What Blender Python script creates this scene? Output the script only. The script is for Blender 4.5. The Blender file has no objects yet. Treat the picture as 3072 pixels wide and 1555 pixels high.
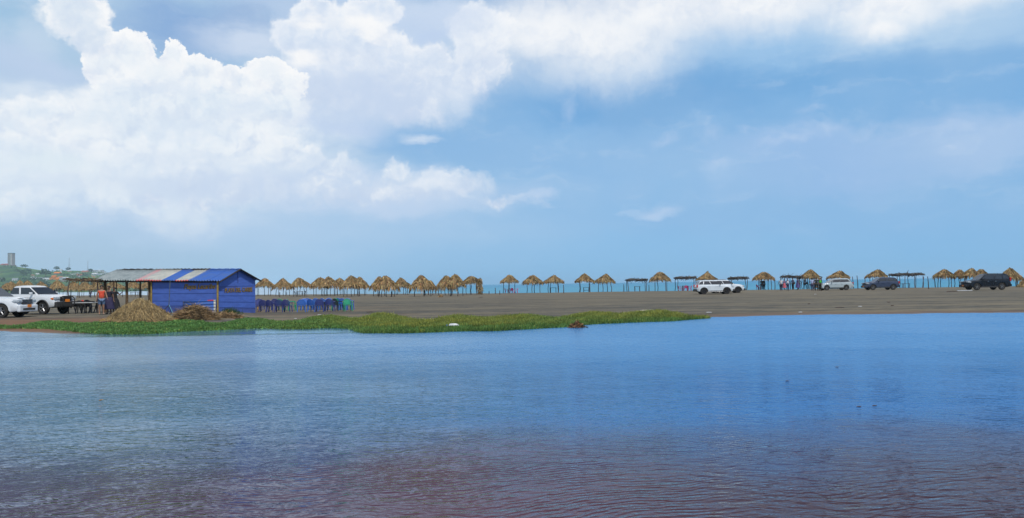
import bpy, math, random
import numpy as np
from mathutils import Vector, Matrix
R = math.radians
rng = np.random.default_rng(7)
random.seed(7)
SC = bpy.context.scene
COL = SC.collection

# ------------------------------------------------------------------ camera
H = 1.75
FPX = 2411.0
cam_d = bpy.data.cameras.new('camera'); cam = bpy.data.objects.new('camera', cam_d); COL.objects.link(cam)
cam_d.sensor_fit = 'HORIZONTAL'; cam_d.angle = 2*math.atan(1536/FPX); cam_d.clip_end = 60000; cam_d.clip_start = 0.1
CAMROT = Matrix.Rotation(R(90+1.79), 3, 'X') @ Matrix.Rotation(R(-0.84), 3, 'Z')
cam.rotation_euler = CAMROT.to_euler(); cam.location = (0, 0, H)
SC.camera = cam
CM = np.array(CAMROT)

def ray(px, py):
    v = CM @ np.array([px-1536.0, 777.5-py, -FPX]); return v/np.linalg.norm(v)
def azel(px, py):
    v = ray(px, py); return math.atan2(v[0], v[1]), math.asin(v[2])
def at(px, py, Y):
    v = ray(px, py); t = Y/v[1]; return np.array([v[0]*t, Y, H+v[2]*t])

# ------------------------------------------------------------------ light
SUN_EL, SUN_AZ = 56.0, 152.0           # azimuth measured from +Y towards +X
sd = bpy.data.lights.new('sun', 'SUN'); sd.energy = 3.0; sd.angle = R(1.5); sd.color = (1.0, .95, .87)
sun = bpy.data.objects.new('sun', sd); COL.objects.link(sun)
sdir = Vector((math.sin(R(SUN_AZ))*math.cos(R(SUN_EL)), math.cos(R(SUN_AZ))*math.cos(R(SUN_EL)), math.sin(R(SUN_EL))))
sun.rotation_euler = sdir.to_track_quat('Z', 'Y').to_euler()
SC.view_settings.view_transform = 'Standard'; SC.view_settings.look = 'None'
SC.view_settings.exposure = 0.0; SC.view_settings.gamma = 1.0
SC.render.engine = 'CYCLES'
SC.cycles.use_denoising = True
SC.cycles.max_bounces = 6; SC.cycles.diffuse_bounces = 2; SC.cycles.glossy_bounces = 3
SC.cycles.sample_clamp_indirect = 4.0; SC.cycles.volume_bounces = 4; SC.cycles.max_bounces = 8

def lin(c):
    return tuple((x/255/12.92 if x/255 <= .04045 else ((x/255+.055)/1.055)**2.4) for x in c)

class NG:
    """small node-graph helper"""
    def __init__(s, tree, dims='3D'): s.dims = dims; s.t = tree; s.n = tree.nodes; s.l = tree.links
    def node(s, typ, **kw):
        n = s.n.new(typ)
        for k, v in kw.items(): setattr(n, k, v)
        return n
    def put(s, sock, v):
        if isinstance(v, bpy.types.NodeSocket): s.l.new(v, sock)
        elif v is not None:
            try: sock.default_value = v
            except Exception: sock.default_value = tuple(v)+(1,)
    def math(s, op, a, b=None, c=None, clamp=False):
        n = s.node('ShaderNodeMath', operation=op, use_clamp=clamp)
        for i, v in enumerate((a, b, c)):
            if v is not None: s.put(n.inputs[i], v)
        return n.outputs[0]
    def vm(s, op, a, b=None, sc=None):
        n = s.node('ShaderNodeVectorMath', operation=op)
        s.put(n.inputs[0], a)
        if b is not None: s.put(n.inputs[1], b)
        if sc is not None: s.put(n.inputs['Scale'], sc)
        return n.outputs['Value'] if op in ('LENGTH', 'DOT_PRODUCT', 'DISTANCE') else n.outputs[0]
    def noise(s, vec, scale, detail=4, rough=.5, dist=0.0, color=False, lac=2.0):
        n = s.node('ShaderNodeTexNoise', noise_dimensions=s.dims); s.put(n.inputs['Vector'], vec)
        n.inputs['Scale'].default_value = scale; n.inputs['Detail'].default_value = detail
        n.inputs['Roughness'].default_value = rough; n.inputs['Distortion'].default_value = dist
        n.inputs['Lacunarity'].default_value = lac
        return n.outputs['Color' if color else 'Fac']
    def voro(s, vec, scale, smooth=.5, out='Distance', feature='SMOOTH_F1', rand=1.0):
        n = s.node('ShaderNodeTexVoronoi', feature=feature, voronoi_dimensions=s.dims); s.put(n.inputs['Vector'], vec)
        n.inputs['Scale'].default_value = scale; n.inputs['Randomness'].default_value = rand
        if feature == 'SMOOTH_F1': n.inputs['Smoothness'].default_value = smooth
        return n.outputs[out]
    def mapr(s, v, a, b, c=0.0, d=1.0, typ='SMOOTHSTEP'):
        n = s.node('ShaderNodeMapRange', interpolation_type=typ); n.clamp = True if typ == 'LINEAR' else n.clamp
        s.put(n.inputs[0], v)
        for i, x in enumerate((a, b, c, d)): s.put(n.inputs[i+1], x)
        return n.outputs[0]
    def mix(s, f, a, b, mode='MIX'):
        n = s.node('ShaderNodeMix', data_type='RGBA', blend_type=mode)
        s.put(n.inputs[0], f)
        s.put(n.inputs[6], a if isinstance(a, bpy.types.NodeSocket) else tuple(a)+(1,))
        s.put(n.inputs[7], b if isinstance(b, bpy.types.NodeSocket) else tuple(b)+(1,))
        return n.outputs[2]
    def sep(s, v):
        n = s.node('ShaderNodeSeparateXYZ'); s.put(n.inputs[0], v); return n.outputs
    def comb(s, x, y, z=0.0):
        n = s.node('ShaderNodeCombineXYZ')
        for i, v in enumerate((x, y, z)): s.put(n.inputs[i], v)
        return n.outputs[0]

# ------------------------------------------------------------------ sky
def build_world():
    w = bpy.data.worlds.new('World'); SC.world = w; w.use_nodes = True
    g = NG(w.node_tree, '2D'); g.n.clear()
    tc = g.node('ShaderNodeTexCoord'); D = g.vm('NORMALIZE', tc.outputs['Generated'])
    x, y, z = g.sep(D)
    az = g.math('ARCTAN2', x, y); el = g.math('ARCSINE', z)
    elm = g.math('ABSOLUTE', el)
    P0 = g.comb(az, elm, 0.0)
    sky = g.node('ShaderNodeTexSky', sky_type='NISHITA'); sky.sun_disc = False
    sky.sun_elevation = R(SUN_EL); sky.sun_rotation = R(SUN_AZ); sky.air_density = 1.0; sky.dust_density = 2.0; sky.ozone_density = 2.0
    nish = g.vm('SCALE', sky.outputs[0], sc=0.085)
    # warps
    w1 = g.vm('SUBTRACT', g.noise(P0, 5.0, 5, .55, color=True), (.5, .5, .5))
    w2 = g.vm('SUBTRACT', g.noise(P0, 22.0, 5, .6, color=True), (.5, .5, .5))
    stretch = g.vm('MULTIPLY', P0, (1.0, 2.3, 1.0))
    w3 = g.vm('SUBTRACT', g.noise(stretch, 9.0, 6, .6, color=True), (.5, .5, .5))
    Psoft = g.vm('ADD', P0, g.vm('ADD', g.vm('SCALE', w1, sc=.05), g.vm('SCALE', w3, sc=.06)))
    Pm = g.vm('ADD', P0, g.vm('ADD', g.vm('SCALE', w1, sc=.07), g.vm('SCALE', w2, sc=.012)))
    w4 = g.vm('SUBTRACT', g.noise(P0, 95.0, 4, .65, color=True), (.5, .5, .5))
    Pc = g.vm('ADD', g.vm('ADD', P0, g.vm('SCALE', w4, sc=.011)), g.vm('ADD', g.vm('SCALE', w1, sc=.030), g.vm('SCALE', w2, sc=.028)))
    def radii(px, py, rx, ry):
        a0, e0 = azel(px-rx, py); a1, e1 = azel(px+rx, py); c0, f0 = azel(px, py-ry); c1, f1 = azel(px, py+ry)
        return (a1-a0)/2, (f0-f1)/2
    def blob(P, b, lo=1.0, hi=0.0):
        px, py, rx, ry = b[:4]
        a, e = azel(px, py); ra, re = radii(px, py, rx, ry)
        v = g.vm('SUBTRACT', P, (a, e, 0))
        v = g.vm('MULTIPLY', v, (1/ra, 1/re, 0))
        return g.vm('LENGTH', v)
    # clear-sky colour : horizon ramp, left paler, right bluer
    cr = g.node('ShaderNodeValToRGB'); e = cr.color_ramp; e.interpolation = 'EASE'
    stops = [(0.0, (130, 188, 232)), (.10, (138, 190, 233)), (.30, (142, 189, 231)), (.55, (122, 175, 224)), (.80, (132, 177, 222)), (1.0, (138, 173, 217))]
    while len(e.elements) < len(stops): e.elements.new(.5)
    for el_, (p, c) in zip(e.elements, stops): el_.position = p; el_.color = lin(c)+(1,)
    g.put(cr.inputs[0], g.mapr(elm, 0, .36, typ='LINEAR'))
    col = cr.outputs[0]
    col = g.mix(g.mapr(az, .15, -.55), col, lin((176, 204, 230)))
    col = g.mix(g.mapr(az, .1, .6, 0, .40), col, g.mix(g.mapr(elm, 0, .08), lin((98, 168, 220)), lin((112, 170, 222))))
    col = g.mix(g.mapr(elm, .30, .75), col, nish)
    # soft airy patches (veil cloud)
    soft = [  # px,py,rx,ry,(rgb),strength
        (560, 90, 300, 130, (139, 174, 218), .95), (760, 60, 180, 60, (160, 186, 222), .7),
        (0, 90, 90, 60, (152, 192, 224), .7), (110, 260, 260, 120, (180, 203, 232), .9),
        (760, 130, 240, 75, (206, 220, 240), .95), (900, 20, 300, 40, (190, 208, 236), .5),
        (1250, 60, 420, 110, (204, 220, 241), .9), (1250, 95, 150, 50, (186, 208, 236), .8),
        (1900, 230, 420, 100, (150, 190, 230), .35), (2500, 120, 900, 150, (160, 199, 235), .85), (2850, 60, 480, 150, (184, 212, 238), .85),
        (2350, 250, 900, 80, (110, 168, 220), .8), (1950, 310, 480, 80, (108, 165, 218), .75), (1450, 440, 420, 90, (136, 182, 227), .75),
        (1150, 415, 140, 60, (146, 188, 229), .7),
        (300, 420, 620, 190, (224, 236, 247), .95), (100, 520, 500, 150, (222, 236, 246), .8), (700, 520, 600, 120, (214, 228, 243), .8),
        (1150, 230, 420, 170, (216, 228, 244), .95), (1000, 380, 260, 100, (196, 214, 240), .6),
        (800, 700, 1200, 90, (178, 207, 236), .7), (300, 670, 820, 80, (190, 213, 239), .85), (1150, 590, 520, 90, (190, 214, 240), .75),
        (1950, 480, 520, 120, (146, 188, 230), .6), (2250, 640, 700, 120, (138, 184, 228), .6),
        (2700, 470, 520, 120, (162, 194, 233), .9), (2450, 520, 420, 90, (152, 189, 232), .7), (3000, 420, 320, 100, (172, 200, 235), .85), (2350, 430, 260, 60, (160, 193, 234), .7),
        (1670, 430, 190, 70, (148, 190, 230), .6), (1560, 560, 300, 70, (156, 194, 232), .5),
        (1280, 425, 75, 28, (206, 222, 242), .9), (1600, 605, 70, 20, (190, 212, 240), .8), (1985, 635, 80, 26, (184, 210, 240), .8), (1900, 625, 50, 18, (172, 204, 238), .7),
        (2170, 505, 90, 40, (160, 196, 234), .7), (1890, 560, 90, 50, (150, 190, 230), .5),
    ]
    for b in soft:
        d = blob(Psoft, b)
        col = g.mix(g.mapr(d, 1.15, .15, 0, b[5]), col, lin(b[4]))
    col = g.mix(g.math('MULTIPLY', g.mapr(az, -.2, .1, 0, .22), g.mapr(g.noise(Psoft, 4.5, 4, .5), .35, .6, .3, 1.0)), col, lin((176, 204, 232)))
    # faint streaky texture everywhere in the lower sky
    st = g.noise(g.vm('MULTIPLY', Psoft, (1, 3.2, 1)), 14.0, 6, .62)
    col = g.mix(g.math('MULTIPLY', g.mapr(st, .50, .78, 0, .13), g.mapr(elm, .01, .12)), col, lin((226, 236, 248)))
    st2 = g.noise(g.vm('MULTIPLY', P0, (1, 2.2, 1)), 7.0, 5, .55)
    col = g.mix(g.mapr(st2, .55, .30, 0, .10), col, g.vm('MULTIPLY', col, (.80, .88, .97)))
    # billow field
    def billow(P):
        v1 = g.voro(P, 26.0, .35); v2 = g.voro(P, 62.0, .3); v3 = g.voro(P, 150.0, .25)
        b = g.math('ADD', g.math('MULTIPLY', v1, -.55), g.math('ADD', g.math('MULTIPLY', v2, -.30), g.math('MULTIPLY', v3, -.15)))
        return g.math('ADD', b, .5)
    B0 = billow(Pc)
    B1 = billow(g.vm('ADD', Pc, (-.006, .011, 0)))
    relief = g.math('SUBTRACT', B0, B1)
    fine = g.noise(Pc, 48.0, 8, .7)
    big = g.noise(P0, 9.0, 4, .5)
    def layer(col, blobs, lo, hi, amp, white, shade, sh0, sh1, strength=1.0, P=None, rel=1.5, ramp=None):
        P = P or Pc
        acc = None
        for b in blobs:
            d = g.math('SUBTRACT', 1.0, blob(P, b))
            if len(b) > 4: d = g.math('ADD', d, b[4])
            if acc is None: acc = d
            else:
                n = g.node('ShaderNodeMath', operation='SMOOTH_MAX'); g.put(n.inputs[0], acc); g.put(n.inputs[1], d); n.inputs[2].default_value = .15; acc = n.outputs[0]
        dd = g.math('ADD', acc, g.math('MULTIPLY', B0, amp))
        dd = g.math('ADD', dd, g.math('MULTIPLY', g.math('SUBTRACT', fine, .5), amp*.9))
        if ramp:      # (y of the shaded soft base, y of the crisp sunlit top)
            tp = g.mapr(elm, azel(1000, ramp[0])[1], azel(1000, ramp[1])[1]); a = g.mapr(dd, lo, g.math('ADD', hi, g.math('MULTIPLY', g.math('SUBTRACT', 1.0, tp), .55)), 0, strength)
        else: a = g.mapr(dd, lo, hi, 0, strength)
        body = g.mapr(g.math('ADD', dd, g.math('MULTIPLY', big, .6)), sh0, sh1)
        c = g.mix(body, lin(white), lin(shade))
        if ramp: c = g.mix(g.math('MULTIPLY', g.math('SUBTRACT', 1.0, tp), g.mapr(big, .3, .6, .45, .95)), c, lin((203, 217, 239)))
        lit = g.math('MULTIPLY', relief, rel)
        c = g.mix(g.math('ABSOLUTE', g.math('MINIMUM', lit, 0.0)), c, lin((192, 210, 236)))
        c = g.mix(g.math('MINIMUM', g.math('MAXIMUM', lit, 0.0), .8), c, (1, 1, 1)); c = g.mix(g.mapr(fine, .50, .30, 0, .22*min(rel, 1.0)), c, lin((206, 219, 240)))
        return g.mix(a, col, c)
    # far soft cumulus mass on the left
    L = lambda *a, **k: layer(col, *a, **k)
    col = L([(330, 430, 500, 190), (40, 420, 330, 140), (700, 480, 430, 170), (80, 580, 380, 110), (420, 600, 480, 110), (880, 400, 250, 130)], -.1, 1.0, .16, (246, 249, 253), (226, 237, 248), .2, 1.3, .92, P=Psoft, rel=1.2)
    for b in [(700, 560, 560, 75, (204, 219, 241), .8), (1150, 590, 520, 80, (200, 217, 241), .7), (300, 570, 330, 60, (216, 229, 244), .6), (620, 420, 260, 50, (216, 229, 245), .6), (180, 450, 200, 60, (220, 233, 245), .6)]:
        col = g.mix(g.mapr(blob(Psoft, b), 1.15, .15, 0, b[5]), col, lin(b[4]))
    col = L([(330, 600, 70, 70), (270, 540, 60, 90), (350, 410, 60, 50), (270, 430, 50, 50), (300, 480, 50, 60), (420, 640, 60, 22)], .05, .9, .4, (252, 253, 253), (232, 241, 249), .4, 1.0, .6, rel=.8)
    # lower row right of centre
    col = L([(900, 480, 95, 50), (1020, 510, 90, 48), (1140, 575, 130, 60), (1290, 560, 160, 62), (1400, 560, 130, 50), (1195, 530, 75, 52), (1040, 600, 140, 45), (830, 575, 60, 52), (715, 580, 80, 52), (1500, 600, 90, 26), (960, 570, 110, 46), (620, 610, 80, 30), (560, 560, 60, 40), (440, 600, 70, 40), (560, 610, 50, 30), (860, 430, 60, 30)], .05, .55, .42, (250, 251, 254), (222, 233, 246), .3, .9, .9, rel=1.4, ramp=(655, 450))
    # second tower
    col = L([(960, 120, 130, 110), (1060, 120, 150, 110), (890, 110, 80, 75), (1160, 170, 120, 90), (1270, 190, 120, 80), (1350, 240, 130, 120), (1430, 200, 110, 150), (1440, 100, 120, 110), (950, 260, 150, 130), (1080, 250, 190, 140), (1240, 280, 200, 110), (1230, 340, 150, 55), (1130, 30, 90, 50), (960, 30, 90, 50)], .04, .30, .34, (251, 252, 254), (220, 231, 246), .25, 1.0, .97, rel=1.2, ramp=(390, 60))
    # first tower with crisp heads
    col = L([(385, 170, 92, 72), (325, 205, 98, 62), (470, 225, 140, 60), (522, 170, 44, 44), (600, 225, 98, 52), (560, 250, 150, 60), (820, 225, 85, 52), (745, 250, 95, 48), (860, 260, 80, 60)], .05, .15, .42, (254, 254, 254), (238, 244, 250), .5, 1.2, .98, rel=1.0)
    col = L([(400, 300, 230, 80), (640, 320, 220, 90), (800, 330, 160, 90), (120, 330, 160, 46), (330, 350, 320, 80), (20, 365, 140, 46), (500, 400, 520, 130)], .0, .5, .20, (249, 251, 253), (228, 238, 248), .2, 1.2, .95, rel=1.3)
    # top-left head
    col = L([(225, 40, 120, 110), (280, 120, 80, 75), (180, 10, 90, 70)], .04, .26, .34, (254, 254, 254), (224, 234, 245), .45, .9, .95, rel=1.0, ramp=(330, 110))
    # overcast top right
    col = L([(1780, 95, 440, 225), (1950, 30, 500, 190), (1620, 130, 260, 100), (2280, 10, 560, 150), (2700, 10, 360, 130), (3000, -40, 340, 90), (2680, 85, 170, 75), (1620, 90, 280, 170)], -.1, 1.0, .14, (254, 254, 254), (247, 249, 252), .4, 1.3, .97, P=Pm, rel=.6)
    # small heads on the right
    col = L([(1697, 335, 34, 50), (2002, 415, 56, 24), (2130, 400, 54, 34), (2232, 388, 34, 20), (2500, 392, 72, 32), (2400, 415, 84, 22), (2310, 435, 60, 22), (2840, 395, 70, 24), (2850, 458, 56, 20), (2440, 345, 50, 20), (2160, 490, 60, 24), (1600, 600, 80, 22), (1985, 632, 90, 24), (2600, 400, 120, 24)], .0, 1.2, .45, (208, 223, 245), (186, 208, 238), .3, 1.0, .42, rel=.8)
    # cloud deck above the frame
    col = L([(1700, -330, 620, 260), (500, -420, 800, 240), (1150, -700, 900, 260), (2500, -560, 300, 160), (-700, 0, 500, 300), (3900, -200, 500, 260)], -.1, .9, .3, (252, 252, 253), (214, 225, 240), .3, 1.2, .9, P=Psoft, rel=.8)
    for b in [(1110, 300, 210, 80, (200, 216, 240), .75), (1010, 385, 170, 50, (192, 211, 239), .7), (1330, 60, 190, 60, (204, 219, 242), .6), (1270, 105, 90, 28, (192, 211, 240), .6), (540, 480, 330, 30, (212, 226, 243), .55), (560, 390, 200, 40, (220, 232, 246), .6), (470, 275, 200, 22, (218, 230, 245), .6), (760, 330, 120, 30, (220, 231, 246), .5), (250, 370, 160, 26, (224, 235, 246), .5),
              (840, 510, 90, 40, (206, 221, 242), .5), (150, 470, 140, 60, (228, 240, 246), .5), (1390, 300, 60, 70, (222, 233, 247), .4), (930, 215, 70, 45, (255, 254, 253), .8), (1080, 80, 90, 40, (255, 254, 253), .8), (945, 60, 60, 35, (255, 254, 253), .7), (1300, 560, 200, 22, (238, 243, 251), .4), (100, 200, 240, 60, (196, 213, 238), .6), (90, 130, 120, 60, (206, 222, 240), .5)]:
        col = g.mix(g.mapr(blob(Psoft, b), 1.15, .15, 0, b[5]), col, lin(b[4]))
    # pale air near the horizon
    col = g.mix(g.mapr(elm, .075, .0, 0, .35), col, g.mix(g.mapr(az, -.5, .55), lin((176, 208, 234)), lin((118, 184, 232))))
    bg = g.node('ShaderNodeBackground'); g.put(bg.inputs[0], g.vm('SCALE', col, sc=10.0)); bg.inputs[1].default_value = .1
    out = g.node('ShaderNodeOutputWorld'); g.l.new(bg.outputs[0], out.inputs[0])
    w.cycles.sampling_method = 'MANUAL'; w.cycles.sample_map_resolution = 512
build_world()

# ------------------------------------------------------------------ materials
_M = {}
def mat(name, c1, c2=None, rough=.7, scale=6.0, bump=0.0, bscale=None, metal=0.0, stretch=None, detail=5, spec=.5, coat=0.0, vcol=None):
    """principled with two-tone noise colour, roughness break-up and bump, object coordinates"""
    if name in _M: return _M[name]
    m = bpy.data.materials.new(name); m.use_nodes = True; g = NG(m.node_tree); b = g.n['Principled BSDF']
    tc = g.node('ShaderNodeTexCoord'); v = tc.outputs['Object']
    if stretch: v = g.vm('MULTIPLY', v, stretch)
    c2 = c2 or tuple(x*.72 for x in c1)
    f = g.noise(v, scale, detail, .6)
    col = g.mix(g.mapr(f, .32, .68), c1, c2)
    if vcol:
        at_ = g.node('ShaderNodeAttribute', attribute_name=vcol); col = g.mix(1.0, col, at_.outputs['Color'], 'MULTIPLY')
    g.put(b.inputs['Base Color'], col)
    g.put(b.inputs['Roughness'], g.mapr(g.noise(v, scale*2.3, 3), .3, .7, max(rough-.1, 0.02), min(rough+.1, 1), 'LINEAR'))
    b.inputs['Metallic'].default_value = metal; b.inputs['Specular IOR Level'].default_value = spec
    if coat: b.inputs['Coat Weight'].default_value = coat; b.inputs['Coat Roughness'].default_value = .05
    if bump:
        bn = g.node('ShaderNodeBump'); bn.inputs['Distance'].default_value = bump; bn.inputs['Strength'].default_value = 1.0
        g.put(bn.inputs['Height'], g.noise(v, bscale or scale*4, 6, .65)); g.l.new(bn.outputs[0], b.inputs['Normal'])
    _M[name] = m; return m

# ------------------------------------------------------------------ mesh helpers
class MB:
    def __init__(s): s.v = []; s.f = []; s.mi = []; s.c = None
    def add(s, verts, faces, mi=0):
        o = len(s.v); s.v += [tuple(map(float, p)) for p in verts]; s.f += [tuple(i+o for i in f) for f in faces]; s.mi += [mi]*len(faces)
        return s
    def box(s, c, d, rz=0.0, mi=0, taper=1.0):
        cx, cy, cz = c; dx, dy, dz = d[0]/2, d[1]/2, d[2]/2; co, si = math.cos(rz), math.sin(rz); V = []
        for kz in (-1, 1):
            t = taper if kz > 0 else 1
            for kx, ky in ((-1, -1), (1, -1), (1, 1), (-1, 1)):
                a, b = kx*dx*t, ky*dy*t; V.append((cx+a*co-b*si, cy+a*si+b*co, cz+kz*dz))
        return s.add(V, [(3, 2, 1, 0), (4, 5, 6, 7), (0, 1, 5, 4), (1, 2, 6, 5), (2, 3, 7, 6), (3, 0, 4, 7)], mi)
    def tube(s, pts, rad, n=6, mi=0, cap=True):
        pts = [Vector(p) for p in pts]; k = len(pts)
        if not hasattr(rad, '__len__'): rad = [rad]*k
        V = []; F = []; up = Vector((0, 0, 1)); prev = None
        for i, p in enumerate(pts):
            t = (pts[min(i+1, k-1)]-pts[max(i-1, 0)]).normalized()
            a = (prev if prev else (up if abs(t.z) < .9 else Vector((1, 0, 0))))
            a = (a-t*a.dot(t)).normalized(); b = t.cross(a); prev = a
            for j in range(n):
                th = 2*math.pi*j/n; V.append(p+(a*math.cos(th)+b*math.sin(th))*rad[i])
        for i in range(k-1):
            for j in range(n):
                j2 = (j+1) % n; F.append((i*n+j, i*n+j2, (i+1)*n+j2, (i+1)*n+j))
        if cap: F.append(tuple(range(n-1, -1, -1))); F.append(tuple((k-1)*n+j for j in range(n)))
        return s.add(V, F, mi)
    def lathe(s, prof, c=(0, 0, 0), axis='z', n=24, mi=0):
        V = []; F = []
        for r, h in prof:
            for j in range(n):
                th = 2*math.pi*j/n; a, b = r*math.cos(th), r*math.sin(th)
                p = (a, b, h) if axis == 'z' else (a, h, b)
                V.append((p[0]+c[0], p[1]+c[1], p[2]+c[2]))
        for i in range(len(prof)-1):
            for j in range(n):
                j2 = (j+1) % n; q = (i*n+j, i*n+j2, (i+1)*n+j2, (i+1)*n+j); F.append(q if axis == 'z' else q[::-1])
        return s.add(V, F, mi)
    def grid(s, rows, mi=0, closed=False):
        n = len(rows[0]); V = [p for r in rows for p in r]; F = []
        for i in range(len(rows)-1):
            for j in range(n if closed else n-1):
                j2 = (j+1) % n; F.append((i*n+j, i*n+j2, (i+1)*n+j2, (i+1)*n+j))
        return s.add(V, F, mi)
    def build(s, name, mats, parent=None, smooth=False, loc=None, rz=0.0, solid=0.0, sub=0, bevel=0.0):
        me = bpy.data.meshes.new(name); me.from_pydata(s.v, [], s.f); me.update()
        for m in (mats if isinstance(mats, (list, tuple)) else [mats]): me.materials.append(m)
        me.polygons.foreach_set('material_index', s.mi)
        if smooth: me.polygons.foreach_set('use_smooth', [True]*len(me.polygons))
        o = bpy.data.objects.new(name, me); COL.objects.link(o); o.parent = parent
        if loc is not None: o.location = loc
        o.rotation_euler.z = rz
        if solid: md = o.modifiers.new('s', 'SOLIDIFY'); md.thickness = solid; md.offset = 0
        if bevel: md = o.modifiers.new('b', 'BEVEL'); md.width = bevel; md.segments = 2; md.limit_method = 'ANGLE'
        if sub: md = o.modifiers.new('u', 'SUBSURF'); md.levels = sub; md.render_levels = sub
        if smooth and not sub:
            me.set_sharp_from_angle(angle=R(38))
        return o
def tri_mesh(name, V, mats, cols=None, parent=None, quads=False, mi=None):
    """V : (n,3 or 4,3) array of loose faces"""
    n, k, _ = V.shape
    me = bpy.data.meshes.new(name)
    me.vertices.add(n*k); me.vertices.foreach_set('co', V.reshape(-1).astype(np.float32))
    me.loops.add(n*k); me.loops.foreach_set('vertex_index', np.arange(n*k, dtype=np.int32))
    me.polygons.add(n); me.polygons.foreach_set('loop_start', np.arange(0, n*k, k, dtype=np.int32))
    me.polygons.foreach_set('loop_total', np.full(n, k, dtype=np.int32))
    if mi is not None: me.polygons.foreach_set('material_index', mi.astype(np.int32))
    me.update(calc_edges=True)
    if cols is not None:
        ca = me.color_attributes.new('col', 'FLOAT_COLOR', 'POINT')
        c4 = np.ones((n, k, 4), np.float32); c4[..., :3] = cols[:, None, :] if cols.ndim == 2 else cols
        ca.data.foreach_set('color', c4.reshape(-1))
    for m in (mats if isinstance(mats, (list, tuple)) else [mats]): me.materials.append(m)
    o = bpy.data.objects.new(name, me); COL.objects.link(o); o.parent = parent
    return o
def tag(o, label=None, cat=None, group=None, kind=None):
    if label: o['label'] = label
    if cat: o['category'] = cat
    if group: o['group'] = group
    if kind: o['kind'] = kind
    return o
def thing(name, label, cat, loc=(0, 0, 0), rz=0.0, group=None, scale=None):
    o = bpy.data.objects.new(name, None); COL.objects.link(o); o.empty_display_size = .3
    o.location = loc; o.rotation_euler.z = rz
    if scale: o.scale = (scale,)*3
    return tag(o, label, cat, group)
def copy_tree(o, parent=None):
    c = o.copy(); COL.objects.link(c); c.parent = parent
    for ch in list(o.children): copy_tree(ch, c)
    return c

# ------------------------------------------------------------------ terrain
def sstep(a, b, x):
    t = np.clip((x-a)/(b-a), 0, 1); return t*t*(3-2*t)
SHORE = [(-900, 992), (-300, 990), (0, 993), (60, 996), (100, 998), (200, 1001), (300, 1002), (400, 1004), (480, 1002), (500, 997), (600, 993), (700, 989), (780, 985),
         (860, 987), (920, 987.5), (980, 984), (1020, 985), (1056, 987), (1072, 995), (1100, 1000.5), (1140, 1000), (1200, 1000), (1280, 998), (1400, 994), (1480, 993.5),
         (1560, 989), (1640, 985), (1700, 981), (1760, 974), (1830, 971), (1900, 967.5), (1940, 966), (2000, 965), (2050, 961), (2100, 957), (2122, 952.5), (2150, 951.5),
         (2200, 951), (2250, 949), (2400, 945), (2500, 944), (2640, 943), (2760, 942), (2776, 939.5), (2860, 940.5), (2900, 939), (3072, 939), (3400, 934), (4200, 925)]
def plane_pt(px, py, z=0.0):
    v = ray(px, py); t = (z-H)/v[2]; return v[0]*t, v[1]*t
def chaikin(P, n=2):
    for _ in range(n):
        Q = [P[0]]
        for a, b in zip(P[:-1], P[1:]): Q += [(.75*a[0]+.25*b[0], .75*a[1]+.25*b[1]), (.25*a[0]+.75*b[0], .25*a[1]+.75*b[1])]
        P = Q+[P[-1]]
    return P
shore_pts = chaikin([plane_pt(px, py) for px, py in SHORE], 1)
# small irregularities of the waterline
_sp = []
for i, (a, b) in enumerate(zip(shore_pts[:-1], shore_pts[1:])):
    n = max(1, int(math.dist(a, b)/.35))
    for k in range(n): _sp.append((a[0]+(b[0]-a[0])*k/n, a[1]+(b[1]-a[1])*k/n))
_sp = np.array(_sp); _sp[:, 1] += .10*np.sin(_sp[:, 0]*2.1)+.08*np.sin(_sp[:, 0]*5.3+1)+rng.normal(0, .05, len(_sp))
POLY = np.vstack([_sp, [[140, 40], [140, 1.2], [-140, 1.2], [-140, 25]]])
def poly_sd(X, Y):
    """signed distance, positive on land"""
    sh = X.shape; X = X.ravel(); Y = Y.ravel(); d2 = np.full(X.shape, 1e9); ins = np.zeros(X.shape, bool)
    A = POLY; B = np.roll(POLY, -1, 0)
    for a, b in zip(A, B):
        e = b-a; L = e@e+1e-12; t = np.clip(((X-a[0])*e[0]+(Y-a[1])*e[1])/L, 0, 1)
        d2 = np.minimum(d2, (X-a[0]-t*e[0])**2+(Y-a[1]-t*e[1])**2)
        if a[1] != b[1]:
            c = (a[1] > Y) != (b[1] > Y); xi = (b[0]-a[0])*(Y-a[1])/(b[1]-a[1])+a[0]; ins ^= c & (X < xi)
    return (np.sqrt(d2)*np.where(ins, -1, 1)).reshape(sh)
def pxof(x, y): return 1536+FPX*x/np.maximum(y, 1)
def crest_y(px): return np.interp(px, [-400, 100, 420, 820, 1250, 1500, 2300, 3072, 3600], [300, 290, 235, 172, 150, 134, 130, 126, 126])
def land_z(x, y):
    x = np.asarray(x, float); y = np.asarray(y, float); px = pxof(x, y)
    zA = np.interp(px, [-500, 640, 690, 760, 1200, 1700, 3072], [.27, .27, .24, .08, .09, .12, .12])
    z = zA+(.27-zA)*sstep(62, 118, y)
    z = z+.012*np.sin(x*.9+np.sin(y*.31)*2)*np.sin(y*.23+x*.11)+.01*np.sin(x*.21+y*.8)
    c = crest_y(px); z = z-np.maximum(y-c, 0)*.06
    return np.maximum(z, -3.0)
def ground_z(x, y):
    x = np.atleast_1d(np.asarray(x, float)); y = np.atleast_1d(np.asarray(y, float))
    s = np.full(x.shape, 50.0); near = (y < 62) & (np.abs(x) < 160)
    if near.any(): s[near] = poly_sd(x[near], y[near])
    z = land_z(x, y); zz = np.where(s > 0, z*(1-np.exp(-s/1.6)), np.maximum(s*.12, -.7))
    return zz
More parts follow.
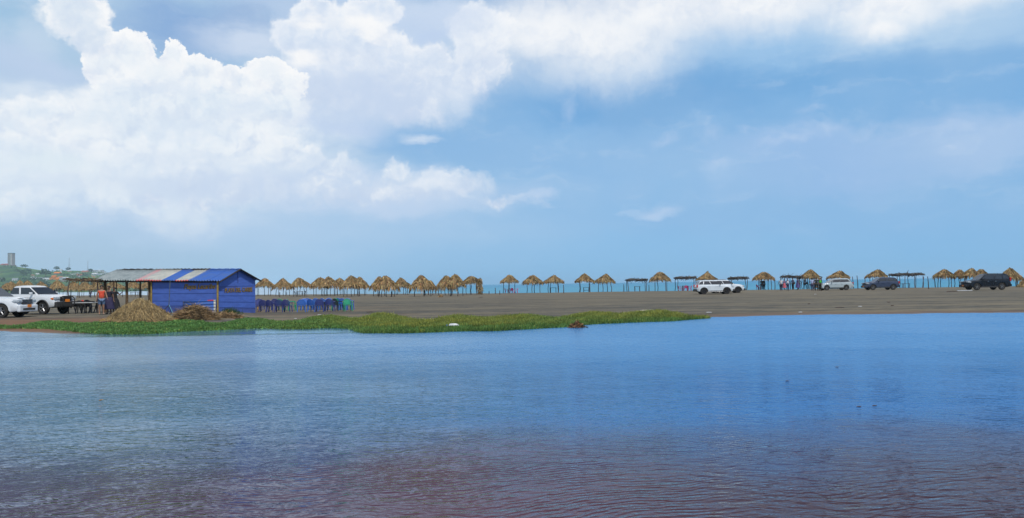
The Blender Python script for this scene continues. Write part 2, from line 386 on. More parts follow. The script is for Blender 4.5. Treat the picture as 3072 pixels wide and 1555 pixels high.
def on_ground(px, py):
    """point of the terrain seen at photo pixel (px,py)"""
    v = ray(px, py); z = .2
    for _ in range(12):
        t = (z-H)/min(v[2], -1e-4); x, y = v[0]*t, v[1]*t; z = .5*z+.5*float(land_z(x, y))
        if y < 60: z = float(ground_z(x, y)[0])
    t = (z-H)/v[2] if v[2] < -1e-5 else 1e6; c = float(crest_y(px))-1.5
    if v[1]*t > c or v[1]*t < 0: t = c/v[1]; z = float(land_z(v[0]*t, c))
    return np.array([v[0]*t, v[1]*t, z])
def gz(x, y): return float(ground_z(x, y)[0])

def build_ground():
    ys = np.concatenate([[-400, -120, -40, -10, -3, 0, 1, 2, 4, 8, 14, 20, 24, 27], np.arange(29, 50, .28), np.arange(50, 80, .9), np.arange(80, 330, 3.0), [340, 380, 450, 600, 1000, 3000, 9000, 42000]])
    xs = np.concatenate([[-30000, -8000, -3000, -1200, -600, -350, -220, -150, -110, -85, -65, -52], np.arange(-45, 34, .33), [36, 42, 50, 60, 72, 90, 110, 140, 200, 350, 600, 1200, 3000, 8000, 30000]])
    X, Y = np.meshgrid(xs, ys); Z = ground_z(X.ravel(), Y.ravel()).reshape(X.shape)
    Z = Z+np.where((Y > 29) & (Y < 80), rng.normal(0, .004, X.shape), 0)
    Z = np.where(Y < -2, .25, Z)
    m = MB(); nr, nc = X.shape
    me = bpy.data.meshes.new('ground'); me.vertices.add(nr*nc)
    me.vertices.foreach_set('co', np.stack([X, Y, Z], -1).reshape(-1).astype(np.float32))
    i = np.arange((nr-1)*(nc-1)); r, c = i//(nc-1), i % (nc-1); a = r*nc+c
    q = np.stack([a, a+1, a+1+nc, a+nc], -1).reshape(-1).astype(np.int32)
    me.loops.add(len(q)); me.loops.foreach_set('vertex_index', q)
    me.polygons.add(len(i)); me.polygons.foreach_set('loop_start', np.arange(0, len(q), 4, dtype=np.int32)); me.polygons.foreach_set('loop_total', np.full(len(i), 4, np.int32))
    me.polygons.foreach_set('use_smooth', np.ones(len(i), bool)); me.update(calc_edges=True)
    m = bpy.data.materials.new('sand'); m.use_nodes = True; g = NG(m.node_tree); b = g.n['Principled BSDF']
    P = g.node('ShaderNodeNewGeometry').outputs['Position']; x, y, z = g.sep(P)
    S = g.vm('MULTIPLY', P, (.045, .42, 0)); n1 = g.noise(S, 1.0, 7, .62); n2 = g.noise(g.vm('MULTIPLY', P, (.5, 2.2, 0)), 1.0, 6, .65); n3 = g.noise(P, 14.0, 3, .6)
    c = g.mix(g.mapr(n1, .42, .58), (.172, .148, .100), (.070, .070, .060)); n4 = g.noise(g.vm('MULTIPLY', P, (.11, 1.3, 0)), 1.0, 5, .65); c = g.mix(g.mapr(n4, .56, .72, 0, .7), c, (.045, .052, .052)); c = g.mix(g.mapr(n4, .42, .28, 0, .6), c, (.23, .185, .12))
    c = g.mix(g.mapr(n2, .46, .66, 0, .7), c, (.22, .19, .135))
    c = g.mix(g.mapr(n2, .46, .34, 0, .8), c, (.058, .060, .056))
    # tyre tracks : long dark lines along the beach
    tr = g.noise(g.vm('MULTIPLY', P, (.02, 1.1, 0)), 1.0, 2, .4); c = g.mix(g.mapr(g.math('ABSOLUTE', g.math('SUBTRACT', tr, .5)), .022, .004, 0, .6), c, (.045, .04, .04))
    for yy in (51.0, 52.7):
        wob = g.math('ADD', yy, g.math('ADD', g.math('MULTIPLY', g.math('SUBTRACT', g.noise(g.comb(x, 0, 0), .12, 2), .5), 2.2), g.math('MULTIPLY', x, -.03)))
        ln = g.mapr(g.math('ABSOLUTE', g.math('SUBTRACT', y, wob)), .32, .12, 0, .75); ln = g.math('MULTIPLY', ln, g.math('MULTIPLY', g.mapr(x, -12, -8), g.mapr(x, 11, 4))); c = g.mix(ln, c, (.035, .032, .032))
    # damp reddish rim by the lagoon and a rusty flat in front of the parked cars
    c = g.mix(g.mapr(z, .10, .02, 0, .85), c, (.14, .082, .045))
    rust = g.math('MULTIPLY', g.mapr(x, -17.5, -21), g.mapr(y, 47, 40)); rust = g.math('MULTIPLY', rust, g.mapr(n2, .35, .6, .35, .9))
    c = g.mix(rust, c, (.20, .098, .050))
    c = g.mix(g.math('MULTIPLY', g.mapr(y, 75, 105), .35), c, (.20, .17, .12))
    c = g.mix(g.mapr(n3, .45, .8, 0, .25), c, (.20, .175, .13))
    g.put(b.inputs['Base Color'], c)
    g.put(b.inputs['Roughness'], g.mapr(z, 0, .08, .35, .92, 'LINEAR')); b.inputs['Specular IOR Level'].default_value = .25
    bn = g.node('ShaderNodeBump'); bn.inputs['Distance'].default_value = .05; bn.inputs['Strength'].default_value = .8
    g.put(bn.inputs['Height'], g.math('ADD', n2, g.math('MULTIPLY', n3, .4))); g.l.new(bn.outputs[0], b.inputs['Normal'])
    me.materials.append(m); o = bpy.data.objects.new('ground', me); COL.objects.link(o); tag(o, kind='structure')
build_ground()

def water_mat(kind):
    m = bpy.data.materials.new(kind+'_water'); m.use_nodes = True; g = NG(m.node_tree); b = g.n['Principled BSDF']
    P = g.node('ShaderNodeNewGeometry').outputs['Position']; x, y, z = g.sep(P)
    b.inputs['IOR'].default_value = 1.33
    if kind == 'lagoon':
        big = g.noise(P, .16, 3, .5); big2 = g.noise(g.vm('ADD', P, (31, 7, 0)), .35, 4, .55)
        yy = g.math('ADD', y, g.math('MULTIPLY', big2, 4.0)); xx = g.math('ADD', x, g.math('MULTIPLY', big, 3.0))
        near = g.mix(g.mapr(xx, 1.0, 4.0), (.094, .044, .062), (.053, .021, .024)); near = g.mix(g.mapr(xx, 1.2, -2.2), near, (.072, .052, .088))
        mid = g.mix(g.mapr(xx, -4.5, 5.5), (.075, .165, .265), (.004, .105, .335))
        far = g.mix(g.mapr(xx, -14.0, 7.0), (.118, .215, .325), (.008, .165, .430))  # mid and far: paler left side, weak sky reflection made up in diffuse colour
        c = g.mix(g.mapr(yy, 8.5, 13.5), near, mid); c = g.mix(g.mapr(yy, 13.5, 26.0), c, far)
        WC = c
        W = g.vm('ADD', P, g.vm('SCALE', g.vm('SUBTRACT', g.noise(P, .9, 3, .5, color=True), (.5, .5, .5)), sc=.55))
        def rip(rot, sx, sy, sc, det=2):
            mp = g.node('ShaderNodeMapping'); mp.inputs['Rotation'].default_value = (0, 0, R(rot)); g.put(mp.inputs[0], W)
            return g.noise(g.vm('MULTIPLY', mp.outputs[0], (sx, sy, 1)), sc, det, .5)
        r1 = rip(14, 2.4, 6.6, 1.0, 3); r2 = rip(-12, 4.2, 12.5, 1.0, 2); r3 = rip(5, 1.0, 2.4, .8, 2)
        wv = g.node('ShaderNodeTexWave', wave_type='BANDS', bands_direction='Y', wave_profile='SIN')
        mp = g.node('ShaderNodeMapping'); mp.inputs['Rotation'].default_value = (0, 0, R(-19)); g.put(mp.inputs[0], W); g.l.new(mp.outputs[0], wv.inputs['Vector'])
        wv.inputs['Scale'].default_value = 3.8; wv.inputs['Distortion'].default_value = 3.0; wv.inputs['Detail'].default_value = 2; wv.inputs['Detail Scale'].default_value = 1.3
        nearw = g.mapr(y, 13.0, 6.5); patch = g.mapr(g.noise(g.vm('MULTIPLY', P, (.35, .5, 0)), 1.0, 3, .5), .36, .62)
        h = g.math('ADD', g.math('MULTIPLY', r1, .044), g.math('ADD', g.math('MULTIPLY', r2, .022), g.math('MULTIPLY', r3, .009)))
        leftk = g.mapr(x, 2.0, -4.0, .70, 1.35)
        calm = g.mapr(g.noise(g.vm('MULTIPLY', P, (.10, .22, 0)), 1.0, 3, .5), .36, .56, .45, 1.0)
        lee_ = g.math('MULTIPLY', g.mapr(y, 29.3, 30.8), g.math('MULTIPLY', g.mapr(x, -20, -15), g.mapr(x, -4, -7))); h = g.math('MULTIPLY', h, g.math('MULTIPLY', g.math('MULTIPLY', leftk, calm), g.math('SUBTRACT', 1.0, g.math('MULTIPLY', lee_, .93))))
        h = g.math('ADD', h, g.math('MULTIPLY', g.math('MULTIPLY', wv.outputs['Fac'], .0085), g.math('MULTIPLY', g.math('MULTIPLY', nearw, patch), g.mapr(x, 4.0, 1.4, .22, 1.0))))
        bn = g.node('ShaderNodeBump'); bn.inputs['Distance'].default_value = 1.0; bn.inputs['Strength'].default_value = 1.0; g.put(bn.inputs['Height'], h)
        fr = g.node('ShaderNodeFresnel'); fr.inputs['IOR'].default_value = 1.30; g.l.new(bn.outputs[0], fr.inputs['Normal'])
        df = g.node('ShaderNodeBsdfDiffuse'); g.put(df.inputs['Color'], WC); gl = g.node('ShaderNodeBsdfGlossy'); gl.inputs['Color'].default_value = (.80, .92, 1.0, 1); g.l.new(bn.outputs[0], gl.inputs['Normal'])
        lee = g.math('MULTIPLY', g.mapr(y, 29.3, 30.8), g.math('MULTIPLY', g.mapr(x, -20, -15), g.mapr(x, -4, -7)))
        g.put(gl.inputs['Roughness'], g.math('SUBTRACT', g.mapr(y, 9, 24, .05, .20), g.math('MULTIPLY', lee, .17)))
        mx = g.node('ShaderNodeMixShader'); g.put(mx.inputs[0], g.math('MULTIPLY', fr.outputs[0], g.mapr(x, 4.0, -5.0, .80, .95))); g.l.new(df.outputs[0], mx.inputs[1]); g.l.new(gl.outputs[0], mx.inputs[2])
        g.l.new(mx.outputs[0], g.n['Material Output'].inputs[0])
    else:
        n1 = g.noise(g.vm('MULTIPLY', P, (.0035, .012, 0)), 1.0, 5, .6)
        c = g.mix(g.mapr(n1, .4, .65), (.022, .200, .370), (.040, .270, .430))
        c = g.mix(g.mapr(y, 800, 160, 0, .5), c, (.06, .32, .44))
        ang = g.math('DIVIDE', x, g.math('MAXIMUM', y, 1.0)); c = g.mix(g.mapr(ang, -.05, -.38), c, (.38, .50, .60))  # sea paler to the left: bright cloud reflection put into the base colour
        g.put(b.inputs['Base Color'], c); b.inputs['Roughness'].default_value = .38; b.inputs['Specular IOR Level'].default_value = .35
        bn = g.node('ShaderNodeBump'); bn.inputs['Distance'].default_value = .6; bn.inputs['Strength'].default_value = .9
        g.put(bn.inputs['Height'], g.noise(g.vm('MULTIPLY', P, (.12, .4, 0)), 1.0, 4, .6)); g.l.new(bn.outputs[0], b.inputs['Normal'])
    return m
def sheet(name, x0, x1, y0, y1, z, m, n=1):
    q = MB(); q.add([(x0, y0, z), (x1, y0, z), (x1, y1, z), (x0, y1, z)], [(0, 1, 2, 3)]); o = q.build(name, m); return tag(o, kind='structure')
sheet('lagoon_water', -139, 139, .8, 60, 0.0, water_mat('lagoon'))
sheet('sea_water', -30000, 30000, 125, 42000, -.30, water_mat('sea'))

# ------------------------------------------------------------------ common materials
m_thatch = mat('palm_thatch', (.50, .36, .17), (.21, .148, .075), .9, 3.0, .02, 30, vcol='col', stretch=(1, 1, .5))
m_thatch_grey = mat('grey_thatch', (.17, .145, .125), (.075, .066, .062), .95, 4.0, .02, 30, vcol='col')
m_pole = mat('weathered_pole', (.115, .080, .070), (.055, .040, .040), .85, 9.0, .006, 40)
m_pole_red = mat('reddish_pole', (.17, .085, .065), (.075, .045, .045), .85, 9.0, .006, 40)
m_trunk = mat('brown_trunk', (.15, .095, .045), (.06, .036, .018), .85, 9.0, .01, 40)

# ------------------------------------------------------------------ thatch
def basis(n):
    """random unit tangents"""
    return
def blades(P, D, L, Wd, jit, cols):
    """P origins, D unit directions, L lengths, Wd widths -> quads (n,4,3), tapered and slightly bent"""
    n = len(P); up = rng.normal(size=(n, 3)); S = np.cross(D, up); S /= np.linalg.norm(S, axis=1)[:, None]+1e-9
    E = P+D*L[:, None]+rng.normal(0, 1, (n, 3))*jit
    w = Wd[:, None]/2
    return np.stack([P-S*w, P+S*w, E+S*w*.45, E-S*w*.45], 1)
def thatch(parent, rx, ry, h, hang, shape=1.0, n=520, name='thatch', m=None, flat_top=.03, seed=0, lean=0.0):
    """shaggy palm cone : eave at z=0 (local), apex at z=h"""
    r = np.random.default_rng(seed)
    sag = r.normal(0, 1, 8)
    def surf(t, a):
        k = 1+.07*np.sin(a*3+sag[0])+.05*np.sin(a*5+sag[1])+.04*np.sin(a*9+sag[2])
        z = h*(1-t**shape)+.10*hang*np.sin(a*4+sag[3])*t-.10*np.sin(a*7+sag[4])*t*hang
        x = np.cos(a)*(rx*t*k+flat_top*(1-t))+lean*(1-t); y = np.sin(a)*(ry*t*k+flat_top*(1-t))
        return np.stack([x, y, z], -1)
    # inner skin
    ts = np.linspace(0, 1, 7); aa = np.linspace(0, 2*np.pi, 33)[:-1]; Q = []
    for i in range(6):
        for j in range(32):
            a0, a1 = aa[j], aa[j]+2*np.pi/32
            Q.append(np.stack([surf(np.float64(ts[i]), a0), surf(np.float64(ts[i+1]), a0), surf(np.float64(ts[i+1]), a1), surf(np.float64(ts[i]), a1)]))
    Q = np.array(Q); Q[..., 2] -= .03; cQ = np.full((len(Q), 3), .55)
    # layered fronds
    t = np.clip(r.choice([.18, .42, .66, .88, .98], n, p=[.12, .2, .26, .27, .15])+r.normal(0, .06, n), .02, 1.0); a = r.uniform(0, 2*np.pi, n)
    P = surf(t, a); P2 = surf(np.minimum(t+.08, 1.08), a); D = P2-P; D /= np.linalg.norm(D, axis=1)[:, None]
    edge = t > .86
    D[edge] = D[edge]*.6+np.array([0, 0, -1.0])*r.uniform(.5, 1.4, (edge.sum(), 1)); D += r.normal(0, .11, D.shape)
    D /= np.linalg.norm(D, axis=1)[:, None]
    N = np.stack([np.cos(a), np.sin(a), np.full(n, .8)], -1); P += N*r.uniform(0, .07, (n, 1))
    L = r.uniform(.28, .62, n)*min(1.0, rx/1.3)*np.where(edge, .55+hang, 1.0); Wd = r.uniform(.04, .13, n)
    c = r.uniform(.45, 1.25, (n, 1))*np.array([1, 1, 1.0]); c = c*(1+r.normal(0, .06, (n, 3)))
    c = np.where((r.uniform(size=n) < .12)[:, None], c*np.array([1.15, .85, .7]), c)
    B = blades(P, D, L, Wd, .03, c)
    return tri_mesh(name, np.concatenate([Q, B]), m or m_thatch, np.concatenate([cQ, c]), parent)
def post(parent, p0, p1, r0=.05, m=None, bend=.05, name='post'):
    p0 = np.array(p0); p1 = np.array(p1); b = rng.normal(0, bend, 3)*np.array([1, 1, 0]); c = rng.normal(0, bend*.6, 3)*np.array([1, 1, 0])
    pts = [p0, p0*.67+p1*.33+b, p0*.3+p1*.7+c, p1]
    return MB().tube(pts, [r0*1.1, r0, r0*.95, r0*.8], 7).build(name, m or m_pole, parent, smooth=True)
def shelter(px, ytop, xl, xr, yeave, ybase, label, shape=1.0, hang=.45, nposts=5, post_r=.045, group='thatched beach umbrellas along the shore', seed=None, red=False, n=520, lean=0):
    p = on_ground(px, ybase); d = p[1]; top = at(px, ytop, d)[2]-p[2]; eave = at(px, yeave, d)[2]-p[2]
    hang_m = .22+.35*hang; shape = max(.66, .90+.85*(1-shape)+.10*math.sin(px*1.7)); rx = (xr-xl)/2*d/FPX*1.0; off = ((xr+xl)/2-px)*d/FPX
    t = thing('thatched_shelter', label, 'beach shelter', (p[0]+off, p[1], p[2]), 0, group)
    ez = eave+hang_m*.75
    th = thatch(t, rx, rx*.95, top-ez, hang, shape, n, seed=seed or int(px), lean=-off+.12*math.sin(px*2.3))
    MB().tube([(-off, 0, top-.22), (-off+.05*math.sin(px), 0, top+.04)], [.07, .03], 6).build('crown_knot', m_pole, t); th.location.z = ez
    sd = np.random.default_rng(int(px)+5)
    a0 = sd.uniform(0, 1.5)
    for k in range(nposts):
        a = a0+2*math.pi*k/nposts+sd.uniform(-.2, .2); r = rx*.72
        x, y = math.cos(a)*r, math.sin(a)*r*.9
        g = float(land_z(p[0]+off+x, p[1]+y))-p[2]
        post(t, (x*1.04, y*1.04, g-.1), (x, y, ez+.12), post_r, m_pole_red if red and k % 2 else m_pole)
    # ring pole tying the posts under the eave
    pts = [(math.cos(a)*rx*.72, math.sin(a)*rx*.65, ez+.02) for a in np.linspace(0, 2*math.pi, 13)]
    MB().tube(pts, .03, 5).build('ring_beam', m_pole, t)
    return t
def ramada(xl, xr, ytop, yroof, ybase, label, nposts=4, depth=1.9, slope=0.0, red=False):
    """flat-roofed shade of poles and dry fronds"""
    px = (xl+xr)/2; p = on_ground(px, ybase); d = p[1]; top = at(px, ytop, d)[2]-p[2]; bot = at(px, yroof, d)[2]-p[2]
    hx = (xr-xl)/2*d/FPX; th = max(top-bot, .18)
    t = thing('flat_roofed_shade', label, 'beach shade', tuple(p), 0, 'flat roofed pole shades on the beach')
    r = np.random.default_rng(int(px)); n = 520
    x = r.uniform(-hx, hx, n); y = r.uniform(-depth/2, depth/2, n); ex = np.abs(x)/hx; z = top-th*.5+r.uniform(-.3, .45, n)*th-slope*x/hx-.25*th*np.sin(x*2.3+px)*.5
    P = np.stack([x, y, z], -1); D = np.stack([r.normal(0, 1, n), r.normal(0, .5, n), r.normal(-.08, .14, n)], -1)
    hangm = (np.abs(y) > depth*.42) & (r.uniform(size=n) < .55); D[hangm] = np.stack([r.normal(0, .3, hangm.sum()), r.normal(0, .2, hangm.sum()), np.full(hangm.sum(), -1.0)], -1)
    D /= np.linalg.norm(D, axis=1)[:, None]; L = np.where(hangm, r.uniform(.12, .38, n), r.uniform(.3, .7, n)); c = r.uniform(.5, 1.3, (n, 1))*np.ones(3)
    ok = np.abs(x+D[:, 0]*L) < hx*1.04
    B = blades(P, D, L, r.uniform(.05, .12, n), .02, c)[ok]
    slab = MB().box((0, 0, top-th*.55), (hx*1.9, depth*.95, th*.35)); Q = np.array([[slab.v[i] for i in f] for f in slab.f]); Q[..., 2] -= slope*Q[..., 0]/hx
    tri_mesh('frond_roof', np.concatenate([Q, B]), m_thatch_grey, np.concatenate([np.full((len(Q), 3), .5), c[ok]]), t)
    nx = max(2, nposts//2)
    for k in range(nx):
        for s in (-1, 1):
            X = -hx*.86+2*hx*.86*k/(nx-1)+r.normal(0, .05); Y = s*depth*.42
            post(t, (X+r.normal(0, .07), Y, float(land_z(p[0]+X, p[1]+Y))-p[2]-.1), (X, Y, top-th*.4-slope*X/hx), .05, m_pole_red if red else m_pole, .07)
    for s in (-1, 1):
        MB().tube([(-hx*1.02, s*depth*.42, top-th*.75+slope), (0, s*depth*.42, top-th*.78), (hx*1.02, s*depth*.42, top-th*.75-slope)], .04, 6).build('roof_beam', m_pole, t)
    return t

# left clusters, far to near
SH = [
 (20, 848, 0, 42, 871, 893, 'thatched shelter behind the parked cars, first from the left', .85, .3),
 (33, 844, 12, 55, 871, 893, 'thatched shelter behind the parked cars, second from the left', .85, .3),
 (58, 839.5, 36, 82, 871, 893, 'tallest thatched shelter behind the roof of the white pickup, third from the left', .9, .3),
 (82, 841, 60, 106, 871, 892, 'thatched shelter above the pickup cab, fourth from the left', .8, .3),
 (121, 843.5, 98, 146, 871, 893, 'thatched shelter above the pickup windscreen, fifth from the left', .85, .3),
 (172, 841, 148, 194, 869, 893, 'wide domed thatched shelter right behind the pickup bonnet', .75, .5),
 (220, 843.5, 195, 246, 873, 894, 'thatched shelter seen below the branch awning, behind the white table', .85, .5),
 (252, 846, 228, 280, 873, 892, 'thatched shelter between the thin awning pole and the white table', .85, .4),
 (288, 846, 262, 316, 871, 892, 'thatched shelter behind the head of the person in orange', .85, .4),
 (334, 845, 308, 374, 869, 893, 'broad thatched shelter behind the people in dark clothes', .8, .4),
 (399, 843, 374, 424, 867, 892, 'thatched shelter framed between the two canopy posts', .8, .4),
 (438, 844, 414, 462, 868, 892, 'thatched shelter half hidden by the left wall of the blue hut', .8, .4),
 (795, 834.5, 765, 818, 862, 888, 'thatched shelter nearest the right wall of the blue hut', .85, .4),
 (849.5, 834, 819, 877, 867, 889, 'second thatched shelter right of the blue hut, drooping on its left', .95, .6),
 (896, 833, 872, 931, 863, 890, 'third thatched shelter right of the blue hut, over black chairs', .85, .35),
 (1019, 834, 1000, 1040, 856, 885, 'small thatched shelter set back between two larger ones', .7, .3),
 (961.5, 831.5, 933, 990, 864, 888, 'thatched shelter leading the cluster of five, above the blue chairs', .9, .5),
 (986, 829, 959, 1021, 864, 888.5, 'thatched shelter second in the cluster of five behind the plastic chairs', .85, .6),
 (1077, 830.5, 1056, 1105, 863, 887, 'thatched shelter closing the cluster of five on the right', .9, .35),
 (1052, 826.5, 1021, 1090, 865, 890, 'tallest thatched shelter of the cluster of five, above the green chair', .8, .7),
 (1141, 829, 1113, 1166, 867, 888, 'thatched shelter left and behind in the touching pair right of the chairs', .85, .7),
 (1158, 827, 1126, 1193, 869, 891, 'large shaggy thatched shelter in front in the touching pair right of the chairs', .8, .8),
 (1200, 832.5, 1182, 1230, 864, 885, 'smaller thatched shelter with a dark gap in its eave, beside the widest one', .8, .5),
 (1292, 842, 1272, 1305, 868, 886, 'low rounded thatch peeping out right behind the widest shelter', .7, .7),
 (1263.5, 825, 1231, 1302, 870, 890, 'widest thatched shelter, very shaggy, standing in the middle of the left row', .75, .9),
 (1339, 827, 1309, 1363, 868, 886, 'round bushy thatched shelter left of the tall pale-topped one', .7, .9),
 (1413.5, 828.5, 1391, 1444, 852, 884, 'last thatched shelter of the left row, with a frond screen at its side', .7, .2),
 (1364, 822, 1341, 1396, 861, 889, 'tall golden thatched shelter near the end of the left row', .8, .45),
 (1528, 824.5, 1503, 1552, 849, 879, 'pointed thatched shelter over the pink chairs, first on the open beach', .95, .2),
 (1600.6, 825, 1571, 1629, 853, 878, 'thatched shelter with a rounded top and low left eave', .8, .3),
 (1662, 824.5, 1634, 1690, 850, 878, 'pointed thatched shelter over a small brown table', .95, .2),
 (1754, 819.6, 1729, 1780, 847, 877, 'steep pointed thatched shelter over a dark table with a low bar', 1.0, .2),
 (1817.5, 821, 1785, 1845, 850, 876, 'golden thatched shelter with a dark peak, left of the flat roofed shade', .9, .3),
 (1982, 815.7, 1955, 2012, 844, 874, 'thatched shelter between two flat roofed shades', .85, .35),
 (2125, 813, 2093, 2151, 842, 872, 'thatched shelter with a tall narrow crown behind the white cars', 1.35, .2),
 (2293.6, 815.7, 2265, 2322, 840, 869, 'round topped thatched shelter over two people in dark clothes', .75, .3),
 (2432.5, 808, 2403, 2459, 837, 867, 'steep thatched shelter with a flat awning behind the group of people', 1.0, .2),
 (2519.5, 812, 2489, 2547, 836, 866, 'thatched shelter right behind the silver car', .85, .2),
 (2634, 808, 2602, 2661, 834, 865, 'thatched shelter behind the blue-grey car', .8, .25),
 (2942.8, 808, 2925, 2964, 832, 861, 'thatched shelter rising behind the bonnet of the black car', .8, .4),
 (2834, 807, 2807, 2862, 834, 863, 'thatched shelter at the left of the right-hand cluster', .85, .5),
 (2879.6, 809, 2860, 2898, 835, 862, 'thatched shelter second in the right-hand cluster, left of the black car', .85, .5),
 (2915.6, 804, 2888, 2936, 833, 862, 'tallest thatched shelter of the right-hand cluster, above the black car bonnet', .85, .4),
 (3030.5, 803, 2999, 3062, 843, 860, 'large thatched shelter behind the tail of the black car', .8, .6),
]
for s in SH:
    right = s[0] > 1480
    shelter(*s[:6], s[6], shape=s[7], hang=s[8], nposts=5 if not right else 4, red=right, post_r=.05 if right else .045, n=900 if s[0] > 760 else 420)
ramada(1877, 1942, 836.5, 843, 875.5, 'flat roofed shade on twisted poles over a small frame table, first from the left', 4)
ramada(2025, 2089, 830.5, 837.5, 873, 'flat roofed shade over the table with magenta chairs', 4)
ramada(2186, 2244, 831, 838, 870, 'flat roofed shade right of the two white cars', 4)
ramada(2345, 2405, 827, 834, 868.5, 'flat roofed shade with people gathered beneath it', 6)
ramada(2424, 2464, 829, 834, 866.5, 'small dark awning beside the steep thatched shelter', 4, 1.4)
ramada(2674, 2766, 819.5, 828, 862.5, 'longest flat roofed shade, on many leaning poles right of the blue-grey car', 8, 2.4, red=True)
# thatch lying at the right edge of the frame
p = on_ground(3085, 862); t = thing('collapsed_shelter', 'collapsed thatch roof lying on the sand at the right edge', 'beach shelter', tuple(p))
th = thatch(t, 1.35, 1.2, 1.55, .5, .9, 700, seed=77)
# frond screen beside the last shelter of the left row
p = on_ground(1437, 884); t = thing('frond_screen', 'woven dry frond screen hanging beside the last shelter of the left row', 'screen', tuple(p))
r = np.random.default_rng(5); n = 420; z = r.uniform(.2, 2.45, n); P = np.stack([r.uniform(-.42, .38, n)+.28*(1-z/2.4)*1.0, r.uniform(-.15, .15, n), z], -1)
D = np.stack([r.normal(0, .5, n), r.normal(0, .3, n), np.full(n, -1.0)], -1); D /= np.linalg.norm(D, axis=1)[:, None]; c = r.uniform(.4, 1.3, (n, 1))*np.ones(3)
tri_mesh('fronds', blades(P, D, r.uniform(.2, .4, n), r.uniform(.05, .12, n), .03, c), m_thatch, c, t); post(t, (-.3, 0, 0), (-.5, 0, 2.5), .06); post(t, (.5, .05, -.05), (.2, .05, 2.5), .05)

# ------------------------------------------------------------------ stakes standing in the sand
STK = [(839, 892, 877, 0, 'thin stake in the sand between the second and third shelters right of the hut'), (860, 884.5, 876.5, 0, 'short stump at the water edge under the second shelter right of the hut'),
 (1174, 891, 875, 0, 'stake standing before the touching pair of shelters'), (1306, 883, 874, 0, 'short stump between the widest and the round bushy shelter'),
 (1467, 883, 873, 0, 'low dark stump right of the frond screen'), (1486, 882, 864, 0, 'dark stake midway between the frond screen and the pink chairs'), (1499, 884, 872, 0, 'short stake just left of the pink chairs shelter'),
 (1691, 880, 855, 0, 'thin stake right of the shelter with the small brown table'), (1871.5, 874.5, 853, 0, 'thin stake left of the first flat roofed shade'), (1947, 873, 855, 0, 'thin stake right of the first flat roofed shade'),
 (2325, 870, 840.5, 0, 'dark upright stake left of the gathered people'), (2481.5, 867, 830, 0, 'reddish stake rising behind the bonnet of the silver car'),
 (2561, 866, 830, -3, 'leaning stake nearest the tail of the silver car'), (2574, 867, 827, -2, 'tallest of the stakes between the silver and the blue-grey car'), (2595.6, 865, 833, 0, 'thick reddish stake at the nose of the blue-grey car'),
 (2786, 867, 830, -2, 'dark stake third right of the longest flat shade'), (2806, 862.5, 830, -3, 'reddish leaning stake beside the right-hand cluster of shelters'), (2768, 862.5, 831, 4, 'forked pole at the right end of the longest flat shade'),
 (3051, 860, 822, 0, 'thin stake behind the large shelter at the tail of the black car')]
for px, yb, yt, dx, lab in STK:
    p = on_ground(px, yb); h = at(px, yt, p[1])[2]-p[2]; k = dx*p[1]/FPX
    o = MB().tube([(0, 0, -.15), (k*.4+.02, 0, h*.5), (k, 0, h)], [.07, .06, .045], 7).build('wooden_stake', m_pole_red if 'redd' in lab else m_pole, None, True, loc=tuple(p)); tag(o, lab, 'stake', 'stakes standing in the sand')

